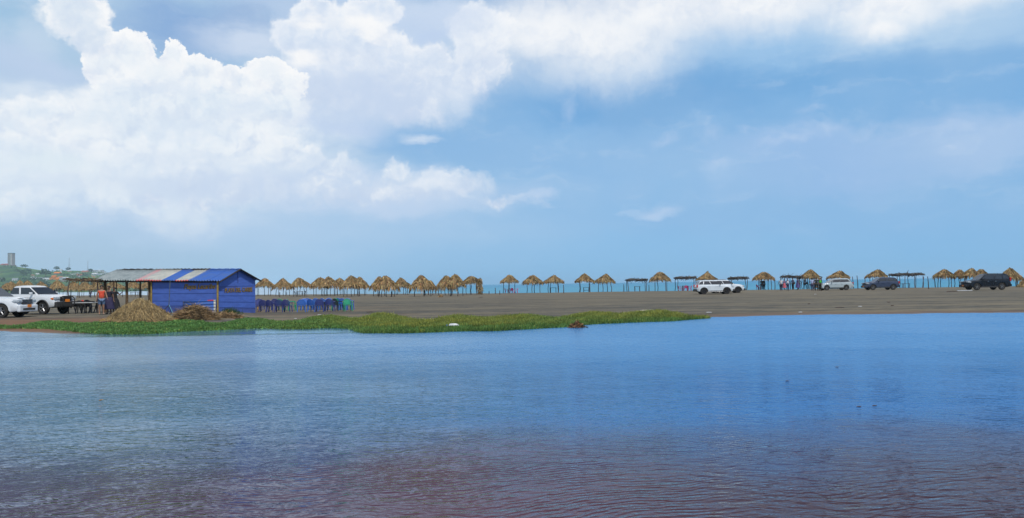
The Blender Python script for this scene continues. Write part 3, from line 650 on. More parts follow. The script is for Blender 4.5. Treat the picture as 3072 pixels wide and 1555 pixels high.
# ------------------------------------------------------------------ plastic chairs
def plastic(name, c): return mat(name, c, tuple(x*.85 for x in c), .38, 2.0, spec=.5)
PCOL = {'navy': plastic('navy_plastic', (.05, .065, .24)), 'blue': plastic('blue_plastic', (.045, .16, .56)), 'green': plastic('green_plastic', (.02, .30, .15)),
        'black': plastic('black_plastic', (.018, .018, .024)), 'magenta': plastic('magenta_plastic', (.62, .03, .17)), 'dark green': plastic('dark_green_plastic', (.01, .10, .06))}
_chair = {}
def chair(color, px, yb, rz, label, group):
    if color not in _chair:
        m = PCOL[color]; t = thing('plastic_chair', label, 'chair', (0, 0, 0))
        b = MB()   # seat : slightly dished shell
        rows = [[(x*.235, -.22+.44*j/5, .43-.018*(1-x*x)-.02*math.sin(math.pi*j/5)+.0) for x in np.linspace(-1, 1, 7)] for j in range(6)]
        b.grid(rows); b.build('seat', m, t, True, solid=.018)
        b = MB()   # back : arched frame with vertical slats
        def bk(x, z): return (x, .225+(z-.43)*.22-.05*(1-(x/.26)**2)*-1, z)
        N = 12
        arc = [bk(.27*math.cos(a)*(1 if abs(math.cos(a)) < .95 else 1), .56+.28*math.sin(a)) for a in np.linspace(math.pi, 0, N)]
        b.tube([bk(-.25, .42)]+arc+[bk(.25, .42)], .022, 6)
        for x in np.linspace(-.2, .2, 7):
            zt = .56+.28*math.sqrt(max(0, 1-(x/.27)**2)); w = .0300
            q0, q1 = bk(x, .47), bk(x*1.05, zt)
            b.add([(q0[0]-w, q0[1], q0[2]), (q0[0]+w, q0[1], q0[2]), (q1[0]+w, q1[1], q1[2]), (q1[0]-w, q1[1], q1[2]), (q0[0]-w, q0[1]+.012, q0[2]), (q0[0]+w, q0[1]+.012, q0[2]), (q1[0]+w, q1[1]+.012, q1[2]), (q1[0]-w, q1[1]+.012, q1[2])],
                  [(0, 1, 2, 3), (7, 6, 5, 4), (0, 4, 5, 1), (1, 5, 6, 2), (2, 6, 7, 3), (3, 7, 4, 0)])
        b.tube([bk(-.24, .47), bk(0, .455), bk(.24, .47)], .02, 6)
        b.build('backrest', m, t, True)
        for s in (-1, 1):
            MB().tube([(s*.27, .24, .66), (s*.285, .05, .66), (s*.28, -.16, .65), (s*.26, -.21, .58), (s*.25, -.21, .43)], [.02, .026, .026, .022, .02], 6).build('armrest', m, t, True)
            for e in (-1, 1): MB().tube([(s*.225, e*.2, .43), (s*.265, e*.25, .0)], [.042, .026], 6).build('leg', m, t, True)
        _chair[color] = t
    else:
        t = copy_tree(_chair[color])
    p = on_ground(px, yb); t.location = tuple(p); t.rotation_euler.z = R(rz); tag(t, label, 'chair', group); return t
G1 = 'plastic armchairs lined up right of the blue hut'
CH = [('navy', 772, 934, 10, 'navy plastic chair half hidden by the corner of the blue hut'), ('navy', 791, 936.5, 185, 'navy plastic armchair, second from the blue hut'),
 ('navy', 813, 937, 170, 'navy plastic armchair, third from the blue hut'), ('navy', 838.5, 937, 182, 'navy plastic armchair, fourth from the blue hut, before a green one'), ('navy', 862, 936.5, 176, 'navy plastic armchair, last of the dark row before the gap'),
 ('green', 843, 931.5, 178, 'bright green chair peeping over the dark row of chairs'), ('green', 877, 932.5, 98, 'green plastic chair turned sideways at the gap in the row'),
 ('blue', 904, 936.5, 195, 'bright blue plastic chair, first right of the gap'), ('blue', 914, 931.5, 20, 'bright blue chair standing behind the first one right of the gap'), ('blue', 938, 935.5, 165, 'bright blue armchair, second in front right of the gap'),
 ('blue', 949, 930.5, 185, 'bright blue chair in the back row left of the black table'), ('blue', 972, 930.5, 170, 'bright blue chair in the back row right behind the black table'), ('blue', 986, 930, 10, 'bright blue chair in the back row behind the violet-shaded one'),
 ('navy', 991, 934.5, 178, 'navy armchair in front, between the black table and the black chair'), ('green', 1007, 931, 190, 'light green chair squeezed behind the black chair'), ('black', 1014, 933.5, 60, 'black plastic chair turned towards the green one'),
 ('navy', 781, 930, 185, 'navy chair in the back row just right of the hut corner'), ('navy', 826, 930.5, 190, 'navy chair in the back row left of the bright green chair'),
 ('blue', 924, 930, 185, 'bright blue chair in the back row behind the gap of the front blue pair'), ('navy', 959, 936, 190, 'navy chair drawn up close to the black table'), ('blue', 1030, 931, 180, 'bright blue chair between the black chair and the green slatted one'),
 ('blue', 1018, 929.5, 175, 'bright blue chair behind the black chair'), ('green', 1044, 934.5, 25, 'green slatted chair facing the lagoon at the right end of the row'), ('blue', 1048, 930, 170, 'bright blue chair at the right end, behind the green slatted chair')]
for c in CH: chair(c[0], c[1], c[2], c[3], c[4], G1)
G2 = 'magenta chairs under the beach shelters'
for c in [('magenta', 1520, 879, 100, 'magenta chair at the left of the table in the first open-beach shelter'), ('magenta', 1534, 879, 200, 'magenta chair in the middle of the first open-beach shelter'), ('magenta', 1548, 879, 265, 'magenta chair at the right post of the first open-beach shelter'),
          ('magenta', 2040, 872.5, 95, 'magenta chair left of the table under the second flat shade'), ('magenta', 2057, 873, 180, 'magenta chair before the table under the second flat shade'), ('magenta', 2069, 872.5, 265, 'magenta chair right of the table under the second flat shade'),
          ('magenta', 2276, 869.5, 100, 'magenta chair beside the two people in dark clothes')]: chair(*c, G2)
G3 = 'black chairs around the shelter table'
for c in [('black', 889, 888, 90, 'black chair left of the table under the third shelter right of the hut'), ('black', 911, 888, 270, 'black chair right of the table under the third shelter right of the hut')]: chair(*c, G3)
G4 = 'black chairs by the white table under the canopy'
for c in [('black', 258, 938, 20, 'black plastic chair tucked behind the white table beside the pickup'), ('black', 275, 939, 160, 'black plastic chair in front of the white table, left of the person in orange'), ('black', 291, 936, 250, 'black plastic chair just left of the person in orange'), ('black', 243, 941, 195, 'black plastic chair at the left end of the white table'),
          ('black', 440, 935, 80, 'black plastic chair against the canopy post by the hut wall')]: chair(*c, G4)

# ------------------------------------------------------------------ tables
def table(px, yb, w, d, h, label, mt, ml, bar=False, legr=.035, xl=False):
    p = on_ground(px, yb); t = thing('table', label, 'table', tuple(p), 0, 'tables on the beach')
    MB().box((0, 0, h), (w, d, .05)).build('tabletop', mt, t, bevel=.008)
    for sx in (-1, 1):
        for sy in (-1, 1):
            MB().tube([(sx*(w/2-.08), sy*(d/2-.07), h-.02), (sx*(w/2-(.30 if xl else .08)), sy*(d/2-.07), -.05)], [legr, legr*.9], 6).build('leg', ml, t, True)
    if bar: MB().box((0, -d/2+.07, h*.4), (w-.2, .04, .06)).build('stretcher', ml, t)
    return t
m_wood = mat('rough_wood', (.14, .085, .06), (.06, .04, .035), .85, 8, .005)
m_redw = mat('red_brown_wood', (.20, .06, .045), (.10, .035, .03), .8, 8, .005)
m_white_top = mat('pale_tabletop', (.55, .57, .58), (.40, .42, .44), .4, 5)
table(1660, 878.5, 1.02, .6, .78, 'small brown table under the third shelter of the open beach', m_wood, m_wood)
table(1759, 877, 1.0, .6, .74, 'dark table with a low bar under the steep pointed shelter', m_wood, m_wood, True)
table(1912, 875.5, .95, .6, .78, 'bare frame table under the first flat roofed shade', m_wood, m_wood)
table(2056, 872, .95, .6, .78, 'dark red table between the magenta chairs', m_redw, m_redw, legr=.05)
table(2718, 863.5, 1.1, .6, .66, 'red-brown table under the longest flat shade', m_redw, m_redw, legr=.05)
table(900, 888, .95, .7, .75, 'dark table between two black chairs right of the hut', m_wood, PCOL['black'])
table(404, 892, 1.5, .7, .98, 'tall dark table on the beach behind the canopy', m_wood, m_wood)
table(962, 934.5, .62, .55, .62, 'black plastic table among the bright blue chairs', PCOL['black'], PCOL['black'], legr=.03)
table(255, 941, 1.35, .8, .70, 'white topped table with splayed black legs beside the pickup', m_white_top, PCOL['black'], legr=.04, xl=True)
table(1532, 879, .6, .5, .72, 'dark table half hidden by the magenta chairs', m_wood, m_wood)
p = on_ground(255, 941)
o = MB().lathe([(0, .72), (.07, .72), (.085, .76), (.08, .84), (.05, .86), (0, .86)], n=16).build('red_pot', mat('red_enamel', (.75, .06, .02), (.6, .04, .02), .35), None, True, loc=(p[0]-.17, p[1], p[2]+.005)); tag(o, 'small bright red pot standing on the white topped table', 'pot')
o = MB().lathe([(0, .0), (.30, .01), (.36, .06), (.34, .07), (.28, .03), (0, .025)], n=24).build('black_tray', PCOL['black'], None, True, loc=(p[0]+.25, p[1]+.05, p[2]+.728)); tag(o, 'black round tray lying on the white topped table', 'tray')
# orange stool peeping out behind the hut corner
p = on_ground(772, 936); t = thing('stool', 'small orange-legged stool beside the corner of the blue hut', 'stool', (p[0]+.05, p[1]-.35, p[2]))
m_or = mat('orange_plastic', (.72, .35, .03), (.6, .28, .02), .4)
MB().box((0, 0, .40), (.32, .32, .04)).build('seat', PCOL['navy'], t, bevel=.01)
for sx in (-1, 1):
    for sy in (-1, 1): MB().tube([(sx*.12, sy*.12, .4), (sx*.16, sy*.16, 0)], .022, 6).build('leg', m_or, t, True)

# ------------------------------------------------------------------ blue hut with corrugated roof and canopy
m_blue = mat('blue_painted_board', (.068, .142, .50), (.058, .115, .41), .6, 1.6, .004, 25, stretch=(1, 1, 3))
m_blue_d = mat('blue_board_stained', (.065, .105, .36), (.05, .085, .28), .65, 2.0, .004, 25, stretch=(1, 1, 3))
m_yel = mat('ochre_painted_post', (.36, .25, .06), (.22, .15, .04), .7, 6)
m_dark = mat('dark_timber', (.035, .028, .03), (.02, .016, .018), .8, 8)
m_roofs = {'grey': mat('zinc_sheet', (.30, .345, .35), (.20, .24, .25), .5, 2.5, .003, 20), 'pink': mat('faded_pink_sheet', (.52, .26, .28), (.40, .32, .32), .6, 2.0), 'cream': mat('cream_sheet', (.46, .46, .41), (.33, .35, .34), .6, 2.0),
           'blue': mat('blue_sheet', (.035, .12, .44), (.06, .13, .36), .5, 1.8), 'red': mat('red_paint', (.66, .05, .06), (.5, .04, .05), .5, 5.0)}
PA = np.array([-23.2, 51.85]); PB = np.array([-18.45, 50.5]); PC = np.array([-17.3, 54.0]); PD = PA+(PC-PB)
hut = thing('beach_hut', 'bright blue plank hut with striped corrugated roof and open canopy', 'hut', (PB[0], PB[1], 0))
def loc(p): return (p[0]-PB[0], p[1]-PB[1], p[2])
def wall(P0, P1, zb0, zb1, zt0, zt1, n, m, gable=None, name='wall', seed=0):
    """horizontal planks, each lapping over the one below; gable = ridge height in the middle"""
    r = np.random.default_rng(seed); b = MB(); d = P1-P0; L = np.linalg.norm(d); d = d/L; nrm = np.array([d[1], -d[0]])
    cuts = np.sort(np.concatenate([[0, 1], np.linspace(0, 1, n+1)[1:-1]+r.normal(0, .012, n-1)])); tilt = r.normal(0, .012, n+1)
    for i in range(n):
        f0, f1 = cuts[i], cuts[i+1]
        for s0, s1 in ((0, .5), (.5, 1)):
            V = []
            for lay, off in ((0, .028 if True else 0), (1, -.02)):
                for s, f, o in ((s0, f0, .020), (s1, f0, .020), (s1, f1, 0), (s0, f1, 0)):
                    z = (zb0+(zb1-zb0)*s)*(1-f)+(zt0+(zt1-zt0)*s)*f+(tilt[i+1] if f == f1 and i < n-1 else (tilt[i] if i else 0))*(s-.5)
                    q = P0+d*L*s+nrm*((off+o*(1 if lay == 0 else 0))); V.append(loc((q[0], q[1], z)))
            b.add(V, [(0, 1, 2, 3), (7, 6, 5, 4), (0, 4, 5, 1), (1, 5, 6, 2), (2, 6, 7, 3), (3, 7, 4, 0)], 0 if (i and r.uniform() > .25) else 1)
    if gable:
        n2 = 3
        for i in range(n2):
            f0, f1 = i/n2, (i+1)/n2
            V = []
            for off in (.034, -.02):
                for s, f in ((f0/2, f0), (1-f0/2, f0), (1-f1/2, f1), (f1/2, f1)):
                    z = (zt0+(zt1-zt0)*s)*(1-f)+gable*f; q = P0+d*L*s+nrm*off; V.append(loc((q[0], q[1], z+.002)))
            b.add(V, [(0, 1, 2, 3), (7, 6, 5, 4), (0, 4, 5, 1), (1, 5, 6, 2), (2, 6, 7, 3), (3, 7, 4, 0)], 0)
    return b.build(name, [m, m_blue_d], hut)
wall(PA, PB, .22, .24, 2.31, 2.25, 5, m_blue, seed=3)
wall(PB, PC, .24, .05, 2.27, 2.32, 6, m_blue, gable=2.90, seed=4)
wall(PC, PD, .05, .15, 2.30, 2.32, 5, m_blue, seed=5)
wall(PD, PA, .15, .22, 2.32, 2.31, 5, m_blue, gable=2.96, seed=6)
MB().box(loc((PB[0]+(PC-PB)[0]*.5+.055, PB[1]+(PC-PB)[1]*.5-.02, 2.5)), (.03, .05, .8)).build('batten', m_blue_d, hut)
# corner posts
def vpost(P, z0, z1, w, m, name='post', r=None):
    q = loc((P[0], P[1], (z0+z1)/2)); MB().box(q, (w, w, z1-z0), .1).build(name, m, hut, bevel=.008)
vpost(PB+np.array([-.03, -.08]), .2, 2.25, .10, m_yel, 'corner_post'); vpost(PA+np.array([-.05, -.06]), .2, 2.3, .09, m_yel, 'corner_post')
for px, w in ((445, .17), (377, .17), (312, .20)):
    u = (px-1536)/FPX; y = (50.5-18.45*.285)/(1-(.285)*abs(u)) if False else (50.5+.285*(-18.45))/(1+.285*u); x = u*y
    q = loc((x, y+.1, 0)); MB().tube([(q[0], q[1], gz(x, y)-.1), (q[0]+.02, q[1], 1.2), (q[0], q[1], 2.42)], [w/2*1.1, w/2, w/2], 9).build('canopy_post', m_trunk, hut, True)
for px in (300, 380, 450):   # rear canopy posts
    u = (px+40-1536)/FPX; y = (50.5+.285*(-18.45)+3.4)/(1+.285*u); x = u*y; q = loc((x, y, 0))
    MB().tube([(q[0], q[1], .1), (q[0], q[1], 2.45)], .06, 8).build('canopy_post', m_trunk, hut, True)
# roof
A2 = np.array([-27.75, 53.1])     # left end of the eave
def eave(s, side=1):
    b = PB*(1-s)+A2*s; out = np.array([-.06, -.30]) if side > 0 else (PC-PB)+np.array([.08, .28])
    q = b+out; return np.array([q[0]+.16*(1-s), q[1], (2.255+(.19)*s-.03) if side > 0 else 2.27+.17*s])
def ridge(s):
    b = PB*(1-s)+A2*s+(PC-PB)*.5; return np.array([b[0]+.12*(1-s), b[1], 2.99+.14*s])
def sheet_roof(s0, s1, colr, side=1, edge=None, t0=0.0, t1=1.0, dz=0.0):
    L = 9.9*(s1-s0); n = max(12, int(L/.0275)); rows = []
    tt = [0, .035, .3, .6, 1.0]
    for t in tt:
        t = t0+(t1-t0)*t; row = []
        for i in range(n+1):
            s = s0+(s1-s0)*i/n; e, rg = eave(s, side), ridge(s); p = e*(1-t)+rg*t; p[2] += .040*math.cos(2*math.pi*s*9.9/.20)+dz+.012*math.sin(s*37+t*5)
            row.append(loc(p))
        rows.append(row)
    b = MB().grid(rows); k = n
    if edge: b.mi = [1 if i < k else 0 for i in range(len(b.f))]
    return b.build('roof_sheet', [m_roofs[colr]]+([m_roofs[edge]] if edge else []), hut, True, solid=.006)
def s_of(px):   # parameter along the eave seen at photo pixel px
    u = (px-1536)/FPX; lo, hi = -.05, 1.05
    for _ in range(40):
        m_ = (lo+hi)/2; e = eave(m_)
        if e[0]/e[1] > u: lo = m_
        else: hi = m_
    return lo
cuts = [(660, 622, 'blue', None), (622, 592, 'blue', None), (592, 565, 'blue', None), (565, 545, 'cream', 'red'), (545, 524, 'cream', 'red'), (524, 502, 'blue', None), (502, 482, 'blue', None), (482, 450, 'cream', 'red'), (450, 421, 'cream', 'red'), (421, 408, 'pink', 'red'),
        (408, 375, 'grey', None), (375, 343, 'grey', None), (343, 311, 'grey', None), (311, 279, 'grey', None)]
for i, (a, b_, c, e) in enumerate(cuts):
    sa, sb = s_of(a), s_of(b_); sheet_roof(max(sa-.004, -.012), sb+.004, c, 1, e, dz=.004*(i % 2)+.002*(i % 3))
for i, (a, b_) in enumerate([(660, 560), (560, 460), (460, 370), (370, 279)]):
    sheet_roof(max(s_of(a), -.012), s_of(b_), 'blue' if i < 2 else 'grey', -1, dz=.004*(i % 2))
# ridge caps : blue near the gable, dark ragged pieces further left
def cap(s0, s1, colr, w=.16, dz=.035):
    b = MB(); rows = []
    n = 14
    for k, (t, side) in enumerate(((1-w/2.0, 1), (1, 1), (1-w/2.0, -1))):
        row = []
        for i in range(n+1):
            s = s0+(s1-s0)*i/n; p = eave(s, side)*(1-t)+ridge(s)*t; p[2] += dz+(.02*math.sin(i*2.1)); row.append(loc(p))
        rows.append(row)
    b.grid(rows).build('ridge_cap', colr, hut, True, solid=.01)
cap(-.012, .22, m_roofs['blue'], .12); cap(.22, .36, m_dark, .22, .05); cap(.38, .52, m_dark, .12, .05); cap(.53, .66, mat('grey_cap', (.22, .24, .23), (.1, .11, .11), .7, 5), .14, .045); cap(.68, .93, m_dark, .13, .055)
# rake boards and eave beam
for a, c_ in ((eave(0), ridge(0)), (eave(0, -1), ridge(0))):
    MB().tube([loc(a+np.array([.10, -.02, -.06])), loc(c_+np.array([.10, -.02, -.02]))], .055, 4).build('rake_board', m_dark, hut)
MB().tube([loc(eave(.01)+np.array([0, .22, -.07])), loc(eave(.99)+np.array([0, .22, -.07]))], .05, 4).build('eave_beam', m_dark, hut)
for s in np.linspace(.52, .98, 6): MB().tube([loc(eave(s)+np.array([0, 0, -.08])), loc(ridge(s)+np.array([0, 0, -.08]))], .035, 5).build('rafter', m_trunk, hut)
# painted lettering
def lettering(txt, P0, P1, s, z, size, m, shear=0.0, parent=hut, rot=0.0, off=.056, name='lettering'):
    cu = bpy.data.curves.new(name, 'FONT'); cu.body = txt; cu.size = size; cu.extrude = .001; cu.shear = shear; cu.align_x = 'CENTER'; cu.offset = .006; cu.resolution_u = 3
    o = bpy.data.objects.new(name, cu); COL.objects.link(o); bpy.context.view_layer.update()
    me = bpy.data.meshes.new_from_object(o.evaluated_get(bpy.context.evaluated_depsgraph_get())); bpy.data.objects.remove(o); me.materials.clear(); me.materials.append(m)
    o = bpy.data.objects.new(name, me); COL.objects.link(o); o.parent = parent
    d = (P1-P0)/np.linalg.norm(P1-P0); nrm = np.array([d[1], -d[0]]); q = P0+(P1-P0)*s+nrm*off
    o.location = loc((q[0], q[1], z)); o.rotation_euler = (R(90), rot, math.atan2(d[1], d[0])); return o
m_let = mat('ochre_lettering', (.34, .20, .035), (.22, .13, .03), .6, 12); m_sh = mat('dark_lettering', (.03, .035, .03), (.02, .02, .02), .7, 12)
o = lettering('Playas Lecaribe', PA, PB, .725, 1.76, .42, m_let, .25); o.scale = (.90, 1.05, 1)
o = lettering('Playas Lecaribe', PA, PB, .715, 1.735, .42, m_sh, .25, off=.052); o.scale = (.90, 1.05, 1)
o = lettering('*   *', PA, PB, .69, 2.00, .34, m_let); 
o = lettering('PLAYA DEL CARIBE', PB, PC, .53, 1.50, .34, m_let, 0, rot=R(-1.0)); o.scale = (.98, 1.18, 1)
o = lettering('PLAYA DEL CARIBE', PB, PC, .52, 1.485, .34, m_sh, 0, rot=R(-1.0), off=.052); o.scale = (.98, 1.18, 1)

# corrugated offcut leaning on the front wall
d = (PB-PA)/np.linalg.norm(PB-PA); nrm = np.array([d[1], -d[0]])
def fw(px, off, z):
    u = (px-1536)/FPX; q0 = PA+nrm*off; t = (q0[1]*u-q0[0])/(d[0]-d[1]*u); return np.array([*(q0+d*t), z])
b = MB(); rows = []
for i in range(41):
    z = .24+.80*i/40; off = .50-.38*i/40+.03*math.cos(i/40*2*math.pi*4.2)
    rows.append([tuple(fw(548, off, z-.05)), tuple(fw(622, off, z-.01)), tuple(fw(640, off, z)), tuple(fw(641, off, z)), tuple(fw(646, off, z))])
b.grid(rows); b.mi = []
for i in range(40): b.mi += [0, 0, 1, 1]
for i in range(37, 40): b.mi[i*4+1] = 2
ref = fw(600, .3, 0); b.v = [(v[0]-ref[0], v[1]-ref[1], v[2]-.24) for v in b.v]
o = b.build('corrugated_offcut', [m_roofs['blue'], m_roofs['cream'], m_roofs['red']], None, True, loc=(ref[0], ref[1], .24), solid=.008); tag(o, 'blue corrugated sheet with a white end leaning on the hut front', 'roofing sheet')
# thin pole on splayed legs before the hut
q = fw(506, .75, 0); g0 = gz(q[0], q[1]); t = thing('pole_stand', 'thin grey pole on splayed legs standing before the hut wall', 'pole', (q[0], q[1], g0)); m_gal = mat('galvanised_pipe', (.16, .19, .19), (.10, .11, .12), .45, 8, metal=.3); m_tq = mat('turquoise_strip', (.05, .30, .42), (.04, .22, .33), .5, 8)
MB().tube([(0, 0, .45), (.08, 0, 2.05)], .022, 7).build('pole', m_gal, t, True)
for k, (dx, dy) in enumerate(((-.40, -.1), (.30, -.15), (.02, .3))): MB().tube([(0, 0, .50), (dx, dy, 0)], .02, 6).build('leg', m_tq if k == 1 else m_dark, t, True)

# branch awning left of the canopy
t = None
p0 = on_ground(205, 942); t = thing('branch_awning', 'rickety awning of dark branches on thin crooked poles left of the canopy', 'awning', tuple(p0))
X = lambda px: (px-205)*p0[1]/FPX
post(t, (0, 0, -.1), (.08, 0, 2.22), .035, m_pole, .05); post(t, (X(279), .6, -.1), (X(276), .6, 2.15), .03, m_pole, .03); post(t, (.3, 3.0, -.1), (.3, 3.0, 2.2), .035)
post(t, (X(281), 3.0, -.1), (X(281), 3.0, 2.2), .035)
for k in range(16):
    y = k*.2; MB().tube([(-.35+random.uniform(-.1, .1), y, 2.26+random.uniform(-.05, .07)), (X(245), y+random.uniform(-.2, .2), 2.13+random.uniform(-.06, .06)), (X(292), y, 2.10+random.uniform(-.05, .16))], random.uniform(.018, .04), 5).build('branch', m_dark if k % 2 else m_trunk, t)
r = np.random.default_rng(9); n = 160; P = np.stack([r.uniform(-.2, X(290), n), r.uniform(-.1, 3.1, n), r.uniform(2.1, 2.25, n)], -1); D = np.stack([r.normal(0, 1, n), r.normal(0, .6, n), r.normal(0, .15, n)], -1)
hm = r.uniform(size=n) < .25; D[hm] = (0, 0, -1); D /= np.linalg.norm(D, axis=1)[:, None]; c = r.uniform(.4, 1.0, (n, 1))*np.ones(3)
tri_mesh('dry_fronds', blades(P, D, r.uniform(.15, .5, n), r.uniform(.03, .07, n), .03, c), m_thatch, c, t)

# ------------------------------------------------------------------ straw heap, stick heap and scattered bits
def heap(px, yb, wpx, h, label, name, cat, m, n, lmin, lmax, wmin, wmax, radial=.8, depth=.75, seed=1, gold=.1):
    p = on_ground(px, yb); rx = wpx/2*p[1]/FPX; ry = rx*depth; p = p+np.array([0, ry*.8, 0]); g0 = gz(p[0], p[1])
    r = np.random.default_rng(seed); t = np.sqrt(r.uniform(0.0, 1, n)); a = r.uniform(0, 2*np.pi, n)
    prof = lambda t: h*np.clip(1-t**1.5, 0, 1)*(1)
    P = np.stack([np.cos(a)*rx*t, np.sin(a)*ry*t, prof(t)], -1); P[:, 2] += r.uniform(-.10, .06, n)*min(1, h)
    P2 = np.stack([np.cos(a)*rx*(t+.1), np.sin(a)*ry*(t+.1), prof(t+.1)], -1); D = (P2-P); D /= np.linalg.norm(D, axis=1)[:, None]+1e-9
    D = D*radial+r.normal(0, .32 if radial > .5 else .8, (n, 3))*np.array([1, 1, .35]); D /= np.linalg.norm(D, axis=1)[:, None]
    L = r.uniform(lmin, lmax, n); P = P-D*L[:, None]*.4; P[:, 2] = np.maximum(P[:, 2], .0)
    c = r.uniform(.45, 1.35, (n, 1))*np.ones(3); gm = r.uniform(size=n) < gold; c[gm] *= np.array([1.5, 1.35, 1.1])
    B = blades(P, D, L, r.uniform(wmin, wmax, n), .02, c); B[..., 2] = np.maximum(B[..., 2], -.03)
    base = []; aa = np.linspace(0, 2*np.pi, 37)
    for i in range(8):
        for j in range(36):
            f = lambda tt, ang: (math.cos(ang)*rx*tt, math.sin(ang)*ry*tt, float(prof(np.float64(tt)))*.96-.03)
            base.append([f(i/8, aa[j]), f((i+1)/8, aa[j]), f((i+1)/8, aa[j+1]), f(i/8, aa[j+1])])
    base = np.array(base)
    o = tri_mesh(name, np.concatenate([base, B]), m, np.concatenate([np.full((len(base), 3), .5), c])); o.location = (p[0], p[1], g0)
    return tag(o, label, cat)
m_straw = mat('dry_straw', (.47, .35, .17), (.23, .17, .09), .9, 4.0, .01, 40, vcol='col')
m_stick = mat('dry_sticks', (.36, .25, .13), (.13, .09, .055), .85, 5.0, .01, 40, vcol='col')
heap(389, 969, 206, .97, 'large cone-shaped heap of dry palm straw in front of the canopy', 'straw_heap', 'straw heap', m_straw, 12000, .15, .45, .008, .022, .9, .8, 2)
heap(572, 961.5, 136, .66, 'heap of dry sticks and palm ribs in front of the hut wall', 'stick_heap', 'stick heap', m_stick, 2200, .3, .9, .012, .032, .25, .6, 3, .25)
heap(660, 955, 110, .26, 'low spill of golden straw at the foot of the ochre corner post', 'straw_spill', 'straw', m_stick, 700, .2, .6, .015, .04, .3, .6, 4, .45)
heap(1322, 892, 14, .28, 'small orange tuft of straw on the open sand before the shelters', 'straw_tuft', 'straw', m_stick, 150, .1, .3, .03, .06, .5, .8, 6, .9)
m_clump = mat('rusty_debris', (.30, .17, .075), (.12, .06, .03), .9, 8.0, .02, vcol='col')
heap(1732, 981, 50, .27, 'rust brown clump of dead fronds at the edge of the lagoon', 'debris_clump', 'debris', m_clump, 420, .12, .34, .03, .07, .6, .7, 7, .2)
m_husk = mat('coconut_husk', (.45, .25, .06), (.24, .12, .03), .9, 12, .02)
def lump(px, yb, w, h, label, name, cat, m, d=1.0, seed=0):
    p = on_ground(px, yb); r = np.random.default_rng(seed+int(px)); b = MB(); rows = []
    for i in range(7):
        ph = math.pi*i/6; rows.append([(math.sin(ph)*math.cos(a)*w/2*(1+.2*r.normal()*.5), math.sin(ph)*math.sin(a)*w/2*d*(1+.1*r.normal()), h/2-math.cos(ph)*h/2*(1+.1*r.normal())) for a in np.linspace(0, 2*math.pi, 13)[:-1]])
    o = b.grid(rows, closed=True).build(name, m, None, True, loc=tuple(p)); return tag(o, label, cat)
lump(470, 957, .34, .22, 'golden brown husk between the straw and stick heaps', 'husk', 'husk', m_husk)
lump(308, 968, .32, .16, 'yellow husk at the left foot of the straw heap', 'husk', 'husk', m_husk)
lump(528, 962, .22, .13, 'small yellow husk in front of the stick heap', 'husk', 'husk', m_husk)
m_black = mat('dark_sack', (.05, .05, .055), (.02, .02, .025), .8, 10, .02)
lump(403, 962, .40, .38, 'dark grey sack slumped against the front of the straw heap', 'sack', 'sack', m_black)
lump(318, 971, .60, .10, 'dark flattened mat at the left foot of the straw heap', 'dark_mat', 'mat', mat('dark_red_mat', (.06, .03, .025), (.03, .016, .014), .9, 9), .5)
m_lit = mat('white_litter', (.72, .74, .76), (.55, .58, .62), .5, 9)
# bottle lying in the grass by the water
p = on_ground(1360, 986); t = thing('plastic_bottle', 'large white and blue plastic bottle lying in the lakeside grass', 'bottle', (p[0], p[1], p[2]+.12), R(-4))
o = MB().lathe([(0, -.16), (.04, -.17), (.075, -.12), (.08, .10), (.05, .18), (.025, .22)], n=16, axis='z').build('body', m_lit, t, True); o.rotation_euler = (0, R(90), 0)
o = MB().lathe([(.03, .22), (.03, .27), (0, .27)], n=12).build('cap', plastic('blue_cap', (.05, .2, .5)), t, True); o.rotation_euler = (0, R(-90), 0); o.location.x = 0.0
for px, y, w, lab in ((958, 945.5, .24, 'flat white scrap on the sand in front of the bright blue chairs'), (2127, 938.5, .32, 'pale scrap on the damp sand right of the grass tip'), (2446, 883.5, .30, 'white scrap on the sand before the police officers'),
                      (2580, 920.5, .24, 'pale scrap on the damp sand before the silver car'), (2401, 938, .22, 'pale scrap at the waterline below the gathered people'), (740, 971, .26, 'white strip lying in the grass below the hut gable'), (886, 957, .14, 'small pinkish scrap in the grass below the gap in the chairs')):
    lump(px, y, w, .035, lab, 'litter_scrap', 'litter', m_lit, .6)
lump(1945, 934.5, 1.0, .10, 'pale sandy sheet lying in the yellow grass near the tip of the bank', 'pale_sheet', 'sheet', mat('pale_cloth', (.50, .46, .36), (.36, .33, .25), .9, 5), .45)
for px, y, w, lab in ((2427, 913, .22, 'dark pebble on the sand below the steep shelter'), (2666, 907.5, .26, 'dark stick lying on the sand below the longest shade'), (2677, 918, .22, 'brown lump on the sand below the longest shade'), (2520, 924, .55, 'long dark driftwood on the sand below the silver car'),
                      (1442, 892.5, .55, 'dark stick on the sand right of the frond screen'), (1110, 937.5, .5, 'dark stick on the sand at the upper edge of the grass')):
    lump(px, y, w, .05, lab, 'driftwood', 'driftwood', m_pole, .3)
p = on_ground(2894, 873); o = MB().box((0, 0, .05), (1.75, .14, .06)).build('white_plank', m_lit, None, loc=tuple(p), rz=R(3)); tag(o, 'long white plank lying on the sand before the black car', 'plank')
p = on_ground(2857, 876.5); o = MB().tube([(-.6, 0, .05), (.1, .03, .08), (.6, 0, .05)], [.04, .05, .03], 7).build('driftwood_log', m_pole, None, True, loc=tuple(p)); tag(o, 'dark log lying left of the white plank', 'log')
p = on_ground(735, 949); o = MB().tube([(-1.1, .25, .12), (-.3, .05, .10), (.7, -.25, .05)], .02, 6).build('turquoise_pipe', m_tq, None, True, loc=tuple(p)); o.location.x -= .9; tag(o, 'thin turquoise pipe lying in the spilled straw below the hut', 'pipe')
